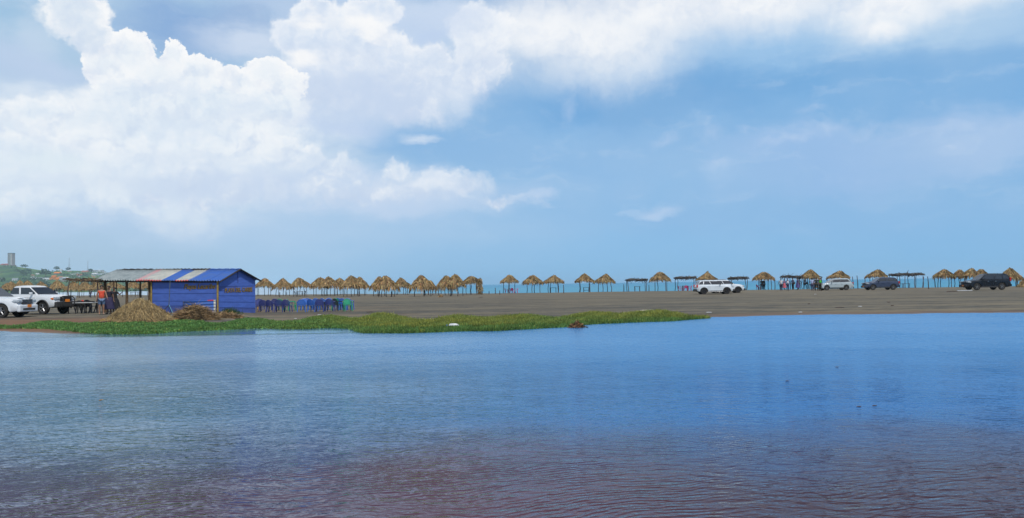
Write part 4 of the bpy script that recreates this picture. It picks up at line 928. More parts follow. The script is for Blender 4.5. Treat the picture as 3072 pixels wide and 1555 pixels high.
for px, y, lab in ((2511, 1102, 'dark twig floating far out on the blue lagoon, the farthest twig'), (2362, 1144, 'dark twig floating in the middle of the lagoon, the leftmost of four'), (2577, 1221, 'left of two dark twigs floating close together'), (2624, 1218, 'right of two dark twigs floating close together')):
    x, y_ = plane_pt(px, y); o = MB().tube([(-.035, 0, .001), (-.01, .005, .006), (.025, 0, .004), (.035, .005, .014)], [.003, .007, .005, .002], 6).build('floating_twig', m_pole, None, True, loc=(x, y_, 0)); tag(o, lab, 'twig', 'twigs floating on the lagoon')
x, y_ = plane_pt(303, 1202); o = MB().tube([(-.03, 0, .002), (.0, .006, .01), (.03, .01, .014)], [.006, .008, .004], 6).build('floating_leaf', m_husk, None, True, loc=(x, y_, 0)); tag(o, 'brown leaf floating on the left side of the lagoon', 'leaf')

# ------------------------------------------------------------------ grass on the bank
def build_grass():
    top = [(-300, 962), (0, 969), (60, 965), (100, 961), (200, 960), (290, 957), (420, 957), (560, 959), (680, 957), (740, 951), (800, 954), (860, 952), (900, 951), (1000, 942), (1080, 945), (1130, 936), (1200, 947), (1300, 953), (1350, 948), (1450, 943), (1600, 943), (1700, 940), (1750, 938), (1800, 933), (1900, 929.5), (2000, 932), (2080, 938), (2124, 948)]
    bot = [(-300, 984), (0, 986), (60, 984), (150, 986), (210, 992), (300, 1001), (400, 1003), (480, 1001)]+[s for s in SHORE if 480 < s[0] < 2125]
    tx, ty = zip(*top); bx, by = zip(*bot)
    N = 95000; px = rng.uniform(-60, 2124, N*2)
    yt = np.interp(px, tx, ty)+9; yb = np.interp(px, bx, by); yt = yt+5*np.sin(px*.031)+3*np.sin(px*.11)*0
    w_ = rng.uniform(0, 1, len(px)); py = yt+(yb+1+4.5*sstep(420, 520, px)*0-yt)*w_
    ok = rng.uniform(size=len(px)) < np.clip((yb-yt)/45, .12, 1); px, py, w_ = px[ok], py[ok], w_[ok]
    V = (CM @ np.stack([px-1536, 777.5-py, np.full(len(px), -FPX)])).T; Z = np.full(len(px), .05)
    for _ in range(5):
        t = (Z-H)/V[:, 2]; X, Y = V[:, 0]*t, V[:, 1]*t; Z = .5*Z+.5*np.maximum(ground_z(X, Y), -.05)
    t = (Z-H)/V[:, 2]; X, Y = V[:, 0]*t, V[:, 1]*t; Z = ground_z(X, Y)
    keep = (Z > -.06); 
    pile = ((px > 300) & (px < 490) & (py < 966)) | ((px > 510) & (px < 640) & (py < 957)); keep &= ~pile
    px, py, w_, X, Y, Z = px[keep], py[keep], w_[keep], X[keep], Y[keep], np.maximum(Z[keep], -.01)
    n = len(X)
    cl = .5+.5*np.sin(X*1.3+np.sin(Y*.9)*2)*np.sin(Y*1.7+X*.4+1); cl2 = .5+.5*np.sin(X*3.1+Y*2.2)*np.sin(Y*3.7-X*1.9)
    tall = sstep(880, 1150, px)*(1-.5*sstep(1500, 1700, px))*(.5+.5*cl); tall = np.maximum(tall, sstep(1750, 1900, px)*.8*(w_ < .6))
    hgt = (.05+.06*cl2)+tall*.10*rng.uniform(.5, 1.3, n)
    K = 2
    P = np.repeat(np.stack([X, Y, Z-.01], -1), K, 0)+np.concatenate([rng.normal(0, .07, (n*K, 2)), np.zeros((n*K, 1))], 1)
    D = np.concatenate([rng.normal(0, .55, (n*K, 2)), np.ones((n*K, 1))], 1); low = np.repeat(tall < .3, K); D[low, :2] *= 1.8
    D /= np.linalg.norm(D, axis=1)[:, None]; L = np.repeat(hgt, K)*rng.uniform(.6, 1.3, n*K); Wd = np.where(low, rng.uniform(.03, .06, n*K), rng.uniform(.012, .03, n*K))
    dry = np.repeat(np.clip(tall*1.1*(w_ < .75)+.9*sstep(1650, 1900, px)*(w_ < .38)+(rng.uniform(size=n) < .06), 0, 1)*(.35+.65*cl2), K)[:, None]
    fresh = np.array([.125, .26, .072]); olive = np.array([.13, .22, .05]); yel = np.array([.46, .36, .06])
    mixo = np.repeat(sstep(500, 1000, px)*(.4+.6*cl), K)[:, None]
    c = fresh*(1-mixo)+olive*mixo; c = c*(1-dry*.5)+yel*dry*.5; c = c*rng.uniform(.55, 1.4, (n*K, 1)); c *= np.repeat(.75+.5*cl2, K)[:, None]
    B = blades(P, D, L, Wd, .01, c)
    m = bpy.data.materials.new('grass'); m.use_nodes = True; g = NG(m.node_tree); b = g.n['Principled BSDF']
    a = g.node('ShaderNodeAttribute', attribute_name='col'); g.l.new(a.outputs['Color'], b.inputs['Base Color']); b.inputs['Roughness'].default_value = .6; b.inputs['Specular IOR Level'].default_value = .3
    tr = g.node('ShaderNodeBsdfTranslucent'); g.l.new(a.outputs['Color'], tr.inputs[0]); mx = g.node('ShaderNodeMixShader'); mx.inputs[0].default_value = .3
    out = g.n['Material Output']; g.l.new(b.outputs[0], mx.inputs[1]); g.l.new(tr.outputs[0], mx.inputs[2]); g.l.new(mx.outputs[0], out.inputs[0])
    o = tri_mesh('grass', B, m, c); tag(o, kind='stuff'); o['label'] = 'green and yellowing grass on the lagoon bank'
    # weed clump at the hut gable
    p = on_ground(690, 942); r = np.random.default_rng(3); n = 500; P = np.stack([r.normal(0, .35, n), r.normal(0, .2, n), np.zeros(n)], -1); D = np.concatenate([r.normal(0, .35, (n, 2)), np.ones((n, 1))], 1); D /= np.linalg.norm(D, axis=1)[:, None]
    c = np.array([.05, .10, .03])*r.uniform(.5, 1.5, (n, 1)); o = tri_mesh('weed_clump', blades(P, D, r.uniform(.15, .45, n)*np.exp(-P[:, 0]**2*2), r.uniform(.012, .03, n), .03, c), m, c); o.location = tuple(p); tag(o, kind='stuff'); o['label'] = 'dark green weeds at the foot of the hut gable'
build_grass()

# ------------------------------------------------------------------ vehicles
def paint(name, c, c2=None): return mat(name, c, c2 or tuple(x*.93 for x in c), .28, 1.2, spec=.5 if c[0] > .2 else .3, coat=.8 if c[0] > .2 else .25)
m_glass = mat('car_glass', (.022, .028, .036), (.015, .018, .024), .06, 1.5, spec=.9)
m_tyre = mat('tyre_rubber', (.022, .021, .020), (.035, .030, .026), .85, 9, .004)
m_rim = mat('alloy_rim', (.42, .43, .45), (.30, .31, .33), .3, 9, metal=.7)
m_clad = mat('black_cladding', (.028, .028, .030), (.04, .037, .034), .6, 9)
m_lamp = mat('headlamp_glass', (.50, .55, .60), (.25, .30, .34), .08, 18, spec=.9)
m_amber = mat('amber_lens', (.75, .20, .02), (.6, .13, .01), .2, 18); m_red = mat('red_lens', (.62, .03, .02), (.45, .02, .015), .15, 18)
m_plate = mat('orange_plate', (.78, .25, .03), (.70, .20, .02), .45, 20); m_chrome = mat('chrome_trim', (.55, .56, .58), (.45, .46, .48), .15, 9, metal=.9)
m_disc = mat('wheel_well', (.012, .012, .012), (.02, .02, .02), .9, 9)
def car(label, px, ynear, heading, pm, P, group='parked off-road vehicles', scale=1.0, front_px=None, wheel='front'):
    """P: dict of the side profile. local +x is the nose."""
    L, W = P['L'], P['W']; wr = P['wr']; xf, xr_ = P['xf'], P['xr']
    t = thing(P.get('name', 'parked_suv'), label, P.get('cat', 'car'), (0, 0, 0), R(heading), group)
    hy = W/2; ra = wr*1.17; ext = ra
    def ztop(x): return float(np.interp(x, [p[0] for p in P['top']], [p[1] for p in P['top']]))
    def zbot(x):
        z = P['clear']+ (.10*max(0, (abs(x)-L/2+.5)/.5) if abs(x) > L/2-.5 else 0)
        for xw in (xf, xr_):
            d = abs(x-xw)
            if d < ra: z = max(z, wr+math.sqrt(ra*ra-d*d)*.98)
        return z
    def hw(x):
        e = max(0, (abs(x)-(L/2-.42))/.42); return hy*(1-.13*e*e)
    xs = sorted(set([round(v, 3) for v in np.linspace(-L/2, L/2, 46)]+[round(xw+ra*math.cos(a), 3) for xw in (xf, xr_) for a in np.linspace(0, math.pi, 17)]))
    rows = []
    for x in xs:
        zb, zt, w = zbot(x), ztop(x), hw(x); zb = min(zb, zt-.12)
        e = max(0, (abs(x)-(L/2-.08))/.08)
        half = [(w-.04, zb), (w, zb+.05), (w+.0, zb+(zt-zb)*.55), (w-.02, zt-.10), (w-.05, zt-.03), (w-.13, zt), (w*.5, zt+.035*(1-e))]
        sec = half+[(-a, b) for a, b in half[::-1]]
        rows.append([(x, a, b) for a, b in sec])
    b = MB(); b.grid(rows); n = len(rows[0]); b.add(rows[0], [tuple(range(n))]); b.add(rows[-1], [tuple(range(n-1, -1, -1))])
    b.build('body', pm, t, True)
    MB().box(((xf+xr_)/2, 0, P['clear']+.16), (L*.86, W-.42, .34)).build('underbody', m_disc, t)
    # cabin
    zb0 = P['belt']; zr = P['roof']; c = P['cab']   # (rear belt x, front belt x, rear roof x, front roof x)
    w0, w1 = hy-.055, hy-.055-P.get('tumble', .17)
    def ring(xa, xb, w, z, e=.10): return [(xa+e, -w, z), (xb-e, -w, z), (xb, -w+e, z-.0), (xb, w-e, z), (xb-e, w, z), (xa+e, w, z), (xa, w-e, z), (xa, -w+e, z)]
    rg = [ring(c[0], c[1], w0, zb0-.06), ring(c[0], c[1], w0, zb0), ring(c[2], c[3], w1, zr-.07), ring(c[2]+.07, c[3]-.09, w1-.07, zr-.02), ring(c[2]+.4, c[3]-.5, w1-.3, zr+.02)]
    b = MB(); b.grid(rg, closed=True); b.add(rg[-1], [tuple(range(8))]); b.build('cabin', P.get('cabin_mat', pm), t, True)
    def sidept(s, u, sg):
        x = (c[0]*(1-u)+c[2]*u)*(1-s)+(c[1]*(1-u)+c[3]*u)*s; y = (w0*(1-u)+w1*u)+.012; z = zb0*(1-u)+(zr-.07)*u; return (x, sg*y, z)
    for sg in (1, -1):
        for poly in P['win']:
            b = MB(); V = [sidept(s, u, sg) for s, u in poly]; b.add(V, [tuple(range(len(V))) if sg < 0 else tuple(range(len(V)-1, -1, -1))]); b.build('window', m_glass, t, solid=.012)
        # door seams as slightly proud panels with handles
        for x0, x1 in P['doors']:
            b = MB(); b.add([(x0, sg*(hy+.004), .42), (x1, sg*(hy+.004), .42), (x1, sg*(hy+.004), ztop((x0+x1)/2)-.16), (x0, sg*(hy+.004), ztop((x0+x1)/2)-.16)], [(0, 1, 2, 3)])
            dd = b.build('door', pm, t, solid=.012); MB().box((x0+.14, sg*(hy+.02), ztop(x0)-.22), (.18, .03, .035)).build('handle', m_chrome if P.get('chrome') else pm, dd)
        MB().box((c[1]-.38, sg*(hy+.10), zb0+.08), (.11, .20, .15)).build('mirror', P.get('mirror_mat', pm), t, bevel=.03)
        # arches
        if P.get('arch'):
            for xw in (xf, xr_):
                MB().tube([(xw+(ra+.02)*math.cos(a), sg*(hy+.0), wr+(ra+.02)*math.sin(a)) for a in np.linspace(-.15, math.pi+.15, 15)], .05, 6).build('wheel_arch', m_clad, t, True)
        MB().box(((xf+xr_)/2, sg*(hy-.03), P['clear']+.06), (xf-xr_-2*ra, .10, .15)).build('side_sill', m_clad, t)
        if P.get('step'): MB().tube([(xr_+ra, sg*(hy+.06), P['clear']+.02), (xf-ra, sg*(hy+.06), P['clear']+.02)], .03, 6).build('side_step', m_chrome, t, True)
        # lamps
        z = P['lampz']; hx = L/2
        o = MB().box((hx-.14, sg*(hy-.27), z), (.34, .40, P.get('lamph', .17))).build('headlight', m_lamp, t, bevel=.05)
        MB().box((hx-.24, sg*(hy-.085), z-.02), (.22, .12, P.get('lamph', .17)*.7)).build('indicator', m_amber if P.get('amber') else m_lamp, o, bevel=.03)
        MB().box((-hx+.06, sg*(hy-.13), P['tailz']), (.16, .20, P.get('tailh', .3))).build('taillight', m_red, t, bevel=.03)
        if P.get('rails'): MB().tube([(c[2]+.25, sg*(w1-.08), zr-.02), (c[2]+.35, sg*(w1-.08), zr+.06), (c[3]-.5, sg*(w1-.08), zr+.06), (c[3]-.35, sg*(w1-.08), zr-.02)], .022, 6).build('roof_rail', m_clad if P['rails'] == 'black' else m_chrome, t, True)
    # windscreen / rear window
    def endpt(s, u, front):
        xa, xb = (c[1], c[3]) if front else (c[0], c[2]); d = .012 if front else -.012
        return (xa*(1-u)+xb*u+d, (w0*(1-u)+w1*u)*(2*s-1)*.93, zb0*(1-u)+(zr-.07)*u)
    for fr, nm in ((True, 'windscreen'), (False, 'rear_window')):
        u0 = .03 if fr else .12
        V = [endpt(0, u0, fr), endpt(1, u0, fr), endpt(1, .93, fr), endpt(0, .93, fr)]; b = MB(); b.add(V, [(0, 1, 2, 3)]); b.build(nm, m_glass, t, solid=.014)
    gh = P.get('grilleh', .18); gl = MB().box((L/2-.01, 0, P['lampz']-.03), (.07, W*.52, gh)).build('grille', m_clad, t, bevel=.01)
    for k in (-1, 0, 1): MB().box((L/2+.03, 0, P['lampz']-.03+k*gh*.28), (.015, W*.50, gh*.09)).build('slat', m_chrome if P.get('chrome') else m_clad, gl)
    bm_ = P.get('bumper_mat', pm); bz = P.get('bumperz', .50); bh = P.get('bumperh', .26)
    fb = MB().box((L/2+.02, 0, bz), (.20, W*.94, bh)).build('front_bumper', bm_, t, bevel=.06)
    MB().box((L/2+.125, 0, bz-.04), (.012, W*.62, bh*.28)).build('air_intake', m_clad, fb)
    MB().box((-L/2-.01, 0, bz+.03), (.16, W*.94, bh)).build('rear_bumper', P.get('rbumper_mat', bm_), t, bevel=.05)
    MB().box((L/2+.14, 0, P.get('platez', bz+.02)), (.015, .36, .17)).build('license_plate', m_plate, t); MB().box((-L/2-.10, 0, .85), (.015, .36, .17)).build('license_plate', m_plate, t)
    if P.get('bullbar'):
        for y in (-.45, .45): MB().tube([(L/2+.10, y, .45), (L/2+.26, y, .6), (L/2+.24, y, 1.0), (L/2+.12, y*.9, 1.12)], .035, 7).build('bull_bar', m_clad, t, True)
        MB().tube([(L/2+.12, -.42, 1.12), (L/2+.20, 0, 1.14), (L/2+.12, .42, 1.12)], .035, 7).build('bull_bar', m_clad, t, True)
    if P.get('scoop'): MB().box((c[1]+.75, 0, ztop(c[1]+.75)+.05), (.42, .5, .08), taper=.7).build('hood_scoop', pm, t, bevel=.03)
    # wheels
    for xw in (xf, xr_):
        for sg in (1, -1):
            wh = thing_part('wheel', t, (xw, sg*(hy-.13), wr), 0 if sg < 0 else math.pi, wr)
            a = MB().lathe([(wr*.60, -.11), (wr*.93, -.115), (wr, -.075), (wr, .075), (wr*.93, .115), (wr*.60, .11)], axis='y', n=26).build('tyre', m_tyre, wh, True)
            r_ = MB().lathe([(wr*.62, -.10), (wr*.57, -.10), (wr*.55, -.06), (wr*.60, .06)], axis='y', n=26); r_.lathe([(wr*.12, -.085), (.001, -.09)], axis='y', n=12)
            for k in range(P.get('spokes', 5)):
                th = 2*math.pi*k/P.get('spokes', 5)+.3; p0 = (math.cos(th)*wr*.10, -.07, math.sin(th)*wr*.10); p1 = (math.cos(th)*wr*.58, -.09, math.sin(th)*wr*.58)
                r_.tube([p0, p1], [wr*.10, wr*.075], 5)
            r_.build('rim', P.get('rim_mat', m_rim), wh, True)
            MB().lathe([(.001, -.035), (wr*.58, -.035)], axis='y', n=22).build('hub_backing', m_disc, wh)
    t.scale = (scale,)*3
    # placement : near front wheel touches the sand at (px, distance ynear)
    rz = R(heading); nearside = -1 if math.cos(rz) > 0 else 1
    lx, ly = (xf if wheel == 'front' else xr_)*scale, nearside*(hy-.13)*scale
    ox, oy = lx*math.cos(rz)-ly*math.sin(rz), lx*math.sin(rz)+ly*math.cos(rz)
    X = (px-1536)/FPX*ynear; cx, cy = X-ox, ynear-oy
    t.location = (cx, cy, gz(cx, cy) if cy < 60 else float(land_z(cx, cy))); return t
def thing_part(name, parent, loc, rz, r):
    o = bpy.data.objects.new(name, None); COL.objects.link(o); o.parent = parent; o.location = loc; o.rotation_euler.z = rz; o.empty_display_size = r; return o
white = paint('white_paint', (.72, .75, .78)); silver = paint('silver_paint', (.40, .47, .50)); slate = paint('slate_paint', (.045, .062, .11)); black = paint('black_paint', (.006, .007, .011)); white2 = paint('cool_white_paint', (.68, .74, .79))
WIN3 = [[(.03, .12), (.20, .12), (.20, .90), (.10, .90), (.03, .6)], [(.235, .10), (.52, .10), (.52, .92), (.235, .92)], [(.55, .10), (.90, .10), (.985, .28), (.985, .90), (.55, .92)]]
compact = dict(L=4.32, W=1.82, wr=.36, xf=1.36, xr=-1.31, clear=.30, belt=1.12, roof=1.66, top=[(-2.16, .92), (-2.10, 1.05), (-1.9, 1.14), (.75, 1.13), (1.2, 1.10), (1.75, 1.04), (2.0, .96), (2.16, .70)],
    cab=(-2.02, .98, -1.72, .28), win=WIN3, doors=[(-.86, -.02), (.02, .93)], lampz=.88, tailz=.98, tailh=.32, arch=True, rails='black', bumper_mat=m_clad, bumperz=.46, bumperh=.28, rim_mat=mat('dark_alloy', (.09, .09, .10), (.05, .05, .06), .35, 9, metal=.5), mirror_mat=m_clad)
car('white compact off-roader with black roof rack in front of a second white one', 2178, 94.5, 0, white2, dict(compact, step=True))
car('white compact off-roader mostly hidden behind the one with the roof rack', 2212, 101.0, 0, white2, dict(compact))
wagon = dict(L=4.62, W=1.80, wr=.345, xf=1.38, xr=-1.30, clear=.25, belt=1.06, roof=1.62, top=[(-2.31, .80), (-2.24, 1.0), (-2.0, 1.10), (.6, 1.05), (1.1, 1.02), (1.7, .94), (2.1, .84), (2.31, .60)],
    cab=(-2.12, 1.05, -1.78, .18), tumble=.2, win=[[(.06, .25), (.30, .12), (.30, .88), (.12, .88)], [(.305, .10), (.56, .10), (.56, .92), (.305, .90)], [(.565, .10), (.90, .08), (.985, .22), (.97, .86), (.565, .92)]], doors=[(-.80, .0), (.04, .92)], lampz=.76, tailz=.98, tailh=.20, chrome=True, rbumper_mat=silver)
car('silver-white family off-roader facing left beside the police officers', 2478, 111.0, 180, silver, wagon)
car('blue-grey compact off-roader facing left between the stakes and the longest shade', 2616.5, 106.5, 180, slate, dict(compact, rails=None, bumper_mat=slate, rim_mat=m_rim, mirror_mat=slate, arch=False))
big = dict(L=4.85, W=1.88, wr=.385, xf=1.43, xr=-1.38, clear=.30, belt=1.17, roof=1.80, top=[(-2.42, .95), (-2.36, 1.14), (-2.1, 1.20), (.8, 1.19), (1.2, 1.15), (1.8, 1.10), (2.2, .98), (2.42, .70)],
    cab=(-2.36, 1.12, -2.15, .40), win=[[(.03, .12), (.24, .10), (.24, .88), (.05, .88)], [(.27, .10), (.53, .10), (.53, .92), (.27, .92)], [(.555, .10), (.90, .10), (.985, .24), (.985, .88), (.555, .92)]], doors=[(-.78, .04), (.08, .98)], lampz=.92, tailz=1.18, tailh=.42, rails='black', chrome=True)
car('large black off-roader facing left at the right end of the beach', 2928, 95.5, 180, black, big, scale=1.05)
suvL = dict(L=4.75, W=1.84, wr=.385, xf=1.42, xr=-1.38, clear=.30, belt=1.20, roof=1.84, top=[(-2.37, 1.0), (-2.3, 1.16), (-2.0, 1.22), (.8, 1.22), (1.25, 1.16), (1.8, 1.10), (2.15, .98), (2.37, .72)],
    cab=(-2.3, 1.12, -2.1, .35), win=big['win'], doors=[(-.78, .04), (.08, .98)], lampz=.93, lamph=.18, tailz=1.15, chrome=True, grilleh=.26, bumperz=.52, bumperh=.40, platez=.66, rails=None, scoop=True)
car('white off-roader cut off by the left edge, chrome grille towards the lagoon', 5, 45.3, 0, white, suvL, group='white vehicles parked left of the canopy')
pick = dict(name='pickup_truck', cat='pickup truck', L=5.1, W=1.80, wr=.405, xf=1.62, xr=-1.45, clear=.42, belt=1.26, roof=1.83, top=[(-2.55, 1.10), (-2.5, 1.24), (-.9, 1.26), (.95, 1.26), (1.3, 1.24), (1.9, 1.20), (2.35, 1.12), (2.55, .85)],
    cab=(-1.05, 1.22, -.85, .45), tumble=.15, win=[[(.04, .12), (.36, .12), (.36, .90), (.05, .90)], [(.43, .10), (.90, .08), (.98, .2), (.95, .9), (.46, .92)]], doors=[(-.85, .02), (.06, 1.05)], lampz=1.0, lamph=.20, tailz=1.05, tailh=.34, amber=True, arch=True,
    bumper_mat=m_clad, bumperz=.62, bumperh=.36, platez=.86, grilleh=.28, bullbar=True, rails=None)
pk = car('white pickup with black front bumper and fat tyres beside the awning', 131, 50.7, -15, white, pick, group='white vehicles parked left of the canopy')
MB().box((-1.8, 0, 1.29), (1.36, 1.52, .03)).build('bed_cover', m_clad, pk)

# ------------------------------------------------------------------ people
def skin_obj(name, nodes, edges, m, parent, sub=2, root=0):
    """nodes: [(x,y,z,r) ...]"""
    import bmesh
    me = bpy.data.meshes.new(name); bm = bmesh.new(); sk = bm.verts.layers.skin.verify(); vs = []
    for i, n in enumerate(nodes):
        v = bm.verts.new(n[:3]); r_ = n[3] if hasattr(n[3], '__len__') else (n[3], n[3]); v[sk].radius = r_; v[sk].use_root = (i == root); vs.append(v)
    for a, b in edges: bm.edges.new((vs[a], vs[b]))
    bm.to_mesh(me); bm.free(); me.materials.append(m)
    o = bpy.data.objects.new(name, me); COL.objects.link(o); o.parent = parent
    md = o.modifiers.new('skin', 'SKIN'); md.use_smooth_shade = True; md.branch_smoothing = .6
    ms = o.modifiers.new('sub', 'SUBSURF'); ms.levels = sub; ms.render_levels = sub
    return o
_cloth = {}
def cloth(c, nm): 
    return mat(nm, c, tuple(x*.75 for x in c), .85, 7.0, .006, 25)
SKIN = mat('brown_skin', (.20, .105, .062), (.15, .078, .048), .55, 6.0); SKIN2 = mat('tan_skin', (.36, .20, .125), (.28, .15, .095), .5, 6.0)
HAIR = mat('black_hair', (.012, .010, .009), (.02, .016, .014), .6, 30)
def person(label, px, yf, hgt_px=None, rz=0, top=(.5, .5, .6), bottom=(.03, .04, .09), topn='shirt_cloth', botn='trouser_cloth', skin=None, arms=((.10, -.02, .0), (.10, -.02, .0)), stance=.09, shorts=False, sleeveless=False, dress=False, cap=None, hair='short', stout=1.0, hgt=1.72, group=None, bag=None, vest=None, at_=None, lean=0.0, hat=None):
    p = on_ground(px, yf) if at_ is None else np.array([at_[0], at_[1], gz(*at_[:2]) if at_[1] < 60 else float(land_z(*at_[:2]))])
    if hgt_px: hgt = hgt_px*p[1]/FPX
    t = thing('person', label, 'person', tuple(p), R(rz), group, scale=hgt/1.75)
    S = skin or SKIN; k = stout
    N = [(0, 0, .95, (.145*k, .105*k)), (0, lean*.3, 1.12, (.13*k, .10*k)), (0, lean*.7, 1.30, (.155*k, .105*k)), (0, lean*.9, 1.42, (.10, .08)), (0, lean+.005, 1.50, (.052, .055)), (0, lean+.02, 1.565, (.066, .074)), (0, lean+.022, 1.635, (.078, .094)), (0, lean+.02, 1.70, (.068, .082)), (0, lean+.02, 1.735, (.035, .042)), (0, lean+.118, 1.625, .012)]
    E = [(0, 1), (1, 2), (2, 3), (3, 4), (4, 5), (5, 6), (6, 7), (7, 8), (6, 9)]
    arm_i = []
    for s, A in ((-1, arms[0]), (1, arms[1])):
        i = len(N); out, fwd, bendz = A; sh = (s*.165*k, lean*.85, 1.405); el = (s*(.215*k+out*.4), lean*.8+fwd*.35, 1.13+bendz*.25)
        wr_ = (s*(.22*k+out), lean*.8+.04+fwd, .88+bendz); dv = Vector(wr_)-Vector(el); dv.normalize(); pm = Vector(wr_)+dv*.075
        N += [(*sh, .055*k), (*el, .040), (*wr_, (.024, .030)), (*pm, (.016, .036))]; E += [(3, i), (i, i+1), (i+1, i+2), (i+2, i+3)]; arm_i.append(i)
        side = Vector((0, 1, 0)); side = (side-dv*side.dot(dv)).normalized(); curl = dv.cross(side)*s
        for q, (o_, ln) in enumerate(((-.030, .062), (-.010, .075), (.011, .070), (.030, .055))):
            j = len(N); b0 = pm+side*o_; m1 = b0+dv*ln*.55+curl*.006; e1 = b0+dv*ln*.92+curl*.026; N += [(*b0, .009), (*m1, .0085), (*e1, .007)]; E += [(i+3, j), (j, j+1), (j+1, j+2)]
        j = len(N); b0 = Vector(wr_)+dv*.03+side*.034; e1 = b0+dv*.035+side*.022+curl*.008; N += [(*b0, .010), (*e1, .008)]; E += [(i+2, j), (j, j+1)]
    leg_i = []
    for s in (-1, 1):
        i = len(N); N += [(s*.09*k, 0, .88, (.088*k, .095*k)), (s*(stance+.01), .015, .50, .058*k), (s*(stance+.015), -.02, .28, (.050, .056)), (s*(stance+.015), -.02, .09, .036), (s*(stance+.03), .05, .04, (.042, .030)), (s*(stance+.035), .15, .03, (.036, .020))]
        E += [(0, i), (i, i+1), (i+1, i+2), (i+2, i+3), (i+3, i+4), (i+4, i+5)]; leg_i.append(i)
    skin_obj('body', N, E, S, t, 1)
    g_ = .016
    def fat(n, d=g_): r_ = n[3]; return (*n[:3], (r_[0]+d, r_[1]+d) if hasattr(r_, '__len__') else r_+d)
    # shirt
    mt = cloth(top, topn); n2 = [fat((0, 0, .93, N[0][3]), .03), fat(N[1], .026), fat(N[2], .022), fat((0, lean*.9, 1.42, (.11, .08)), .018)]; e2 = [(0, 1), (1, 2), (2, 3)]
    for i in arm_i:
        j = len(n2); a, b_ = Vector(N[i][:3]), Vector(N[i+1][:3]); n2.append(fat(N[i], .012)); e2.append((3, j))
        if not sleeveless: c_ = a.lerp(b_, .75); n2.append((*c_, .056)); e2.append((j, j+1))
    skin_obj('shirt', n2, e2, mt, t, 1)
    if vest: m_v = cloth(vest, topn+'_vest'); skin_obj('vest', [fat((0, 0, 1.0, N[0][3]), .040), fat(N[1], .042), fat(N[2], .040), fat((0, lean*.9, 1.40, (.12, .085)), .032)], [(0, 1), (1, 2), (2, 3)], m_v, t, 1)
    mb = cloth(bottom, botn)
    if dress:
        MB().lathe([(.16, 1.05), (.19*k, .92), (.24*k, .70), (.30*k, .35), (.31*k, .30)], n=20).build('skirt', mb, t, True, solid=.01)
    else:
        n3 = [fat((0, 0, .97, N[0][3]), .018)]; e3 = []
        for i in leg_i:
            j = len(n3)
            if shorts: n3 += [fat(N[i], .025), (N[i+1][0], N[i+1][1], .56, .085)]; e3 += [(0, j), (j, j+1)]
            else: n3 += [fat(N[i], .018), fat(N[i+1], .026), fat(N[i+2], .024), (*N[i+3][:2], .10, .062)]; e3 += [(0, j), (j, j+1), (j+1, j+2), (j+2, j+3)]
        skin_obj('shorts' if shorts else 'trousers', n3, e3, mb, t, 1)
    # hair or cap, eyes, shoes
    hy_ = lean+.02
    rows = []
    for i in range(7):
        ph = math.pi*.5*i/6*1.22
        rows.append([(math.sin(ph)*.090*math.cos(a), hy_-.008+math.sin(ph)*.106*math.sin(a)-(.02 if i > 4 else 0), 1.665+.092*math.cos(ph)+(.045 if (math.sin(a) > .2 and i > 4) else 0)) for a in np.linspace(0, 2*math.pi, 17)[:-1]])
    if cap:
        mc = cloth(cap, topn+'_cap'); o = MB().grid(rows, closed=True).build('cap', mc, t, True, solid=.012); b = MB(); b.add([(-.07, hy_+.09, 1.70), (.07, hy_+.09, 1.70), (.06, hy_+.19, 1.685), (-.06, hy_+.19, 1.685)], [(0, 1, 2, 3)]); b.build('cap_peak', mc, o, solid=.008)
    else:
        MB().grid(rows, closed=True).build('hair', HAIR, t, True, solid=.014)
        if hair == 'long': skin_obj('long_hair', [(0, hy_-.07, 1.68, .06), (0, hy_-.09, 1.56, (.075, .035)), (0, hy_-.11, 1.40, (.06, .03))], [(0, 1), (1, 2)], HAIR, t, 1)
    for s in (-1, 1): MB().lathe([(0, -.008), (.009, 0), (0, .008)], (s*.031, hy_+.088, 1.655), n=8).build('eye', HAIR, t, True)
    if not shorts:
        for i in leg_i: skin_obj('shoe', [(N[i+3][0], -.03, .045, (.046, .040)), (N[i+4][0], .06, .04, (.048, .034)), (N[i+5][0], .17, .032, (.042, .026))], [(0, 1), (1, 2)], m_clad, t, 1)
    if bag:
        s = bag[1]; o = MB().box((s*.27*k, -.02, .98), (.12, .30, .30)).build('shoulder_bag', cloth(bag[0], 'bag_cloth'), t, bevel=.04); MB().tube([(s*.26*k, .0, 1.12), (s*.14, .02, 1.46), (-s*.02, .12, 1.42), (-s*.1, .13, 1.2)], .012, 5).build('strap', cloth(bag[0], 'bag_cloth'), o)
    return t
GP = 'people gathered on the beach near the silver car'
person('person in white shirt and dark jeans with a black cap, leftmost of the gathered group', 2343.5, 873.5, rz=160, top=(.62, .60, .62), bottom=(.045, .045, .09), topn='white_shirt', botn='dark_jeans', cap=(.01, .01, .01), arms=((.02, .16, .12), (.10, -.1, .06)), stout=1.25, group=GP)
person('person in a pink skirt and violet top under the flat shade', 2353.5, 869.5, rz=200, top=(.20, .13, .28), bottom=(.60, .12, .16), topn='violet_top', botn='pink_skirt', dress=True, hair='long', hgt=1.62, group=GP)
person('person in white vest over dark sleeves with blue cap, back turned', 2363.5, 873, rz=185, top=(.10, .12, .25), bottom=(.04, .045, .12), topn='dark_blue_sleeves', botn='navy_jeans', vest=(.68, .68, .74), cap=(.14, .17, .40), stout=1.1, group=GP)
person('person in a grey-blue shirt holding a bag under the flat shade', 2379, 869.5, rz=120, top=(.12, .14, .24), bottom=(.018, .022, .03), topn='grey_blue_shirt', botn='black_trousers', bag=((.03, .04, .04), -1), hgt=1.8, group=GP)
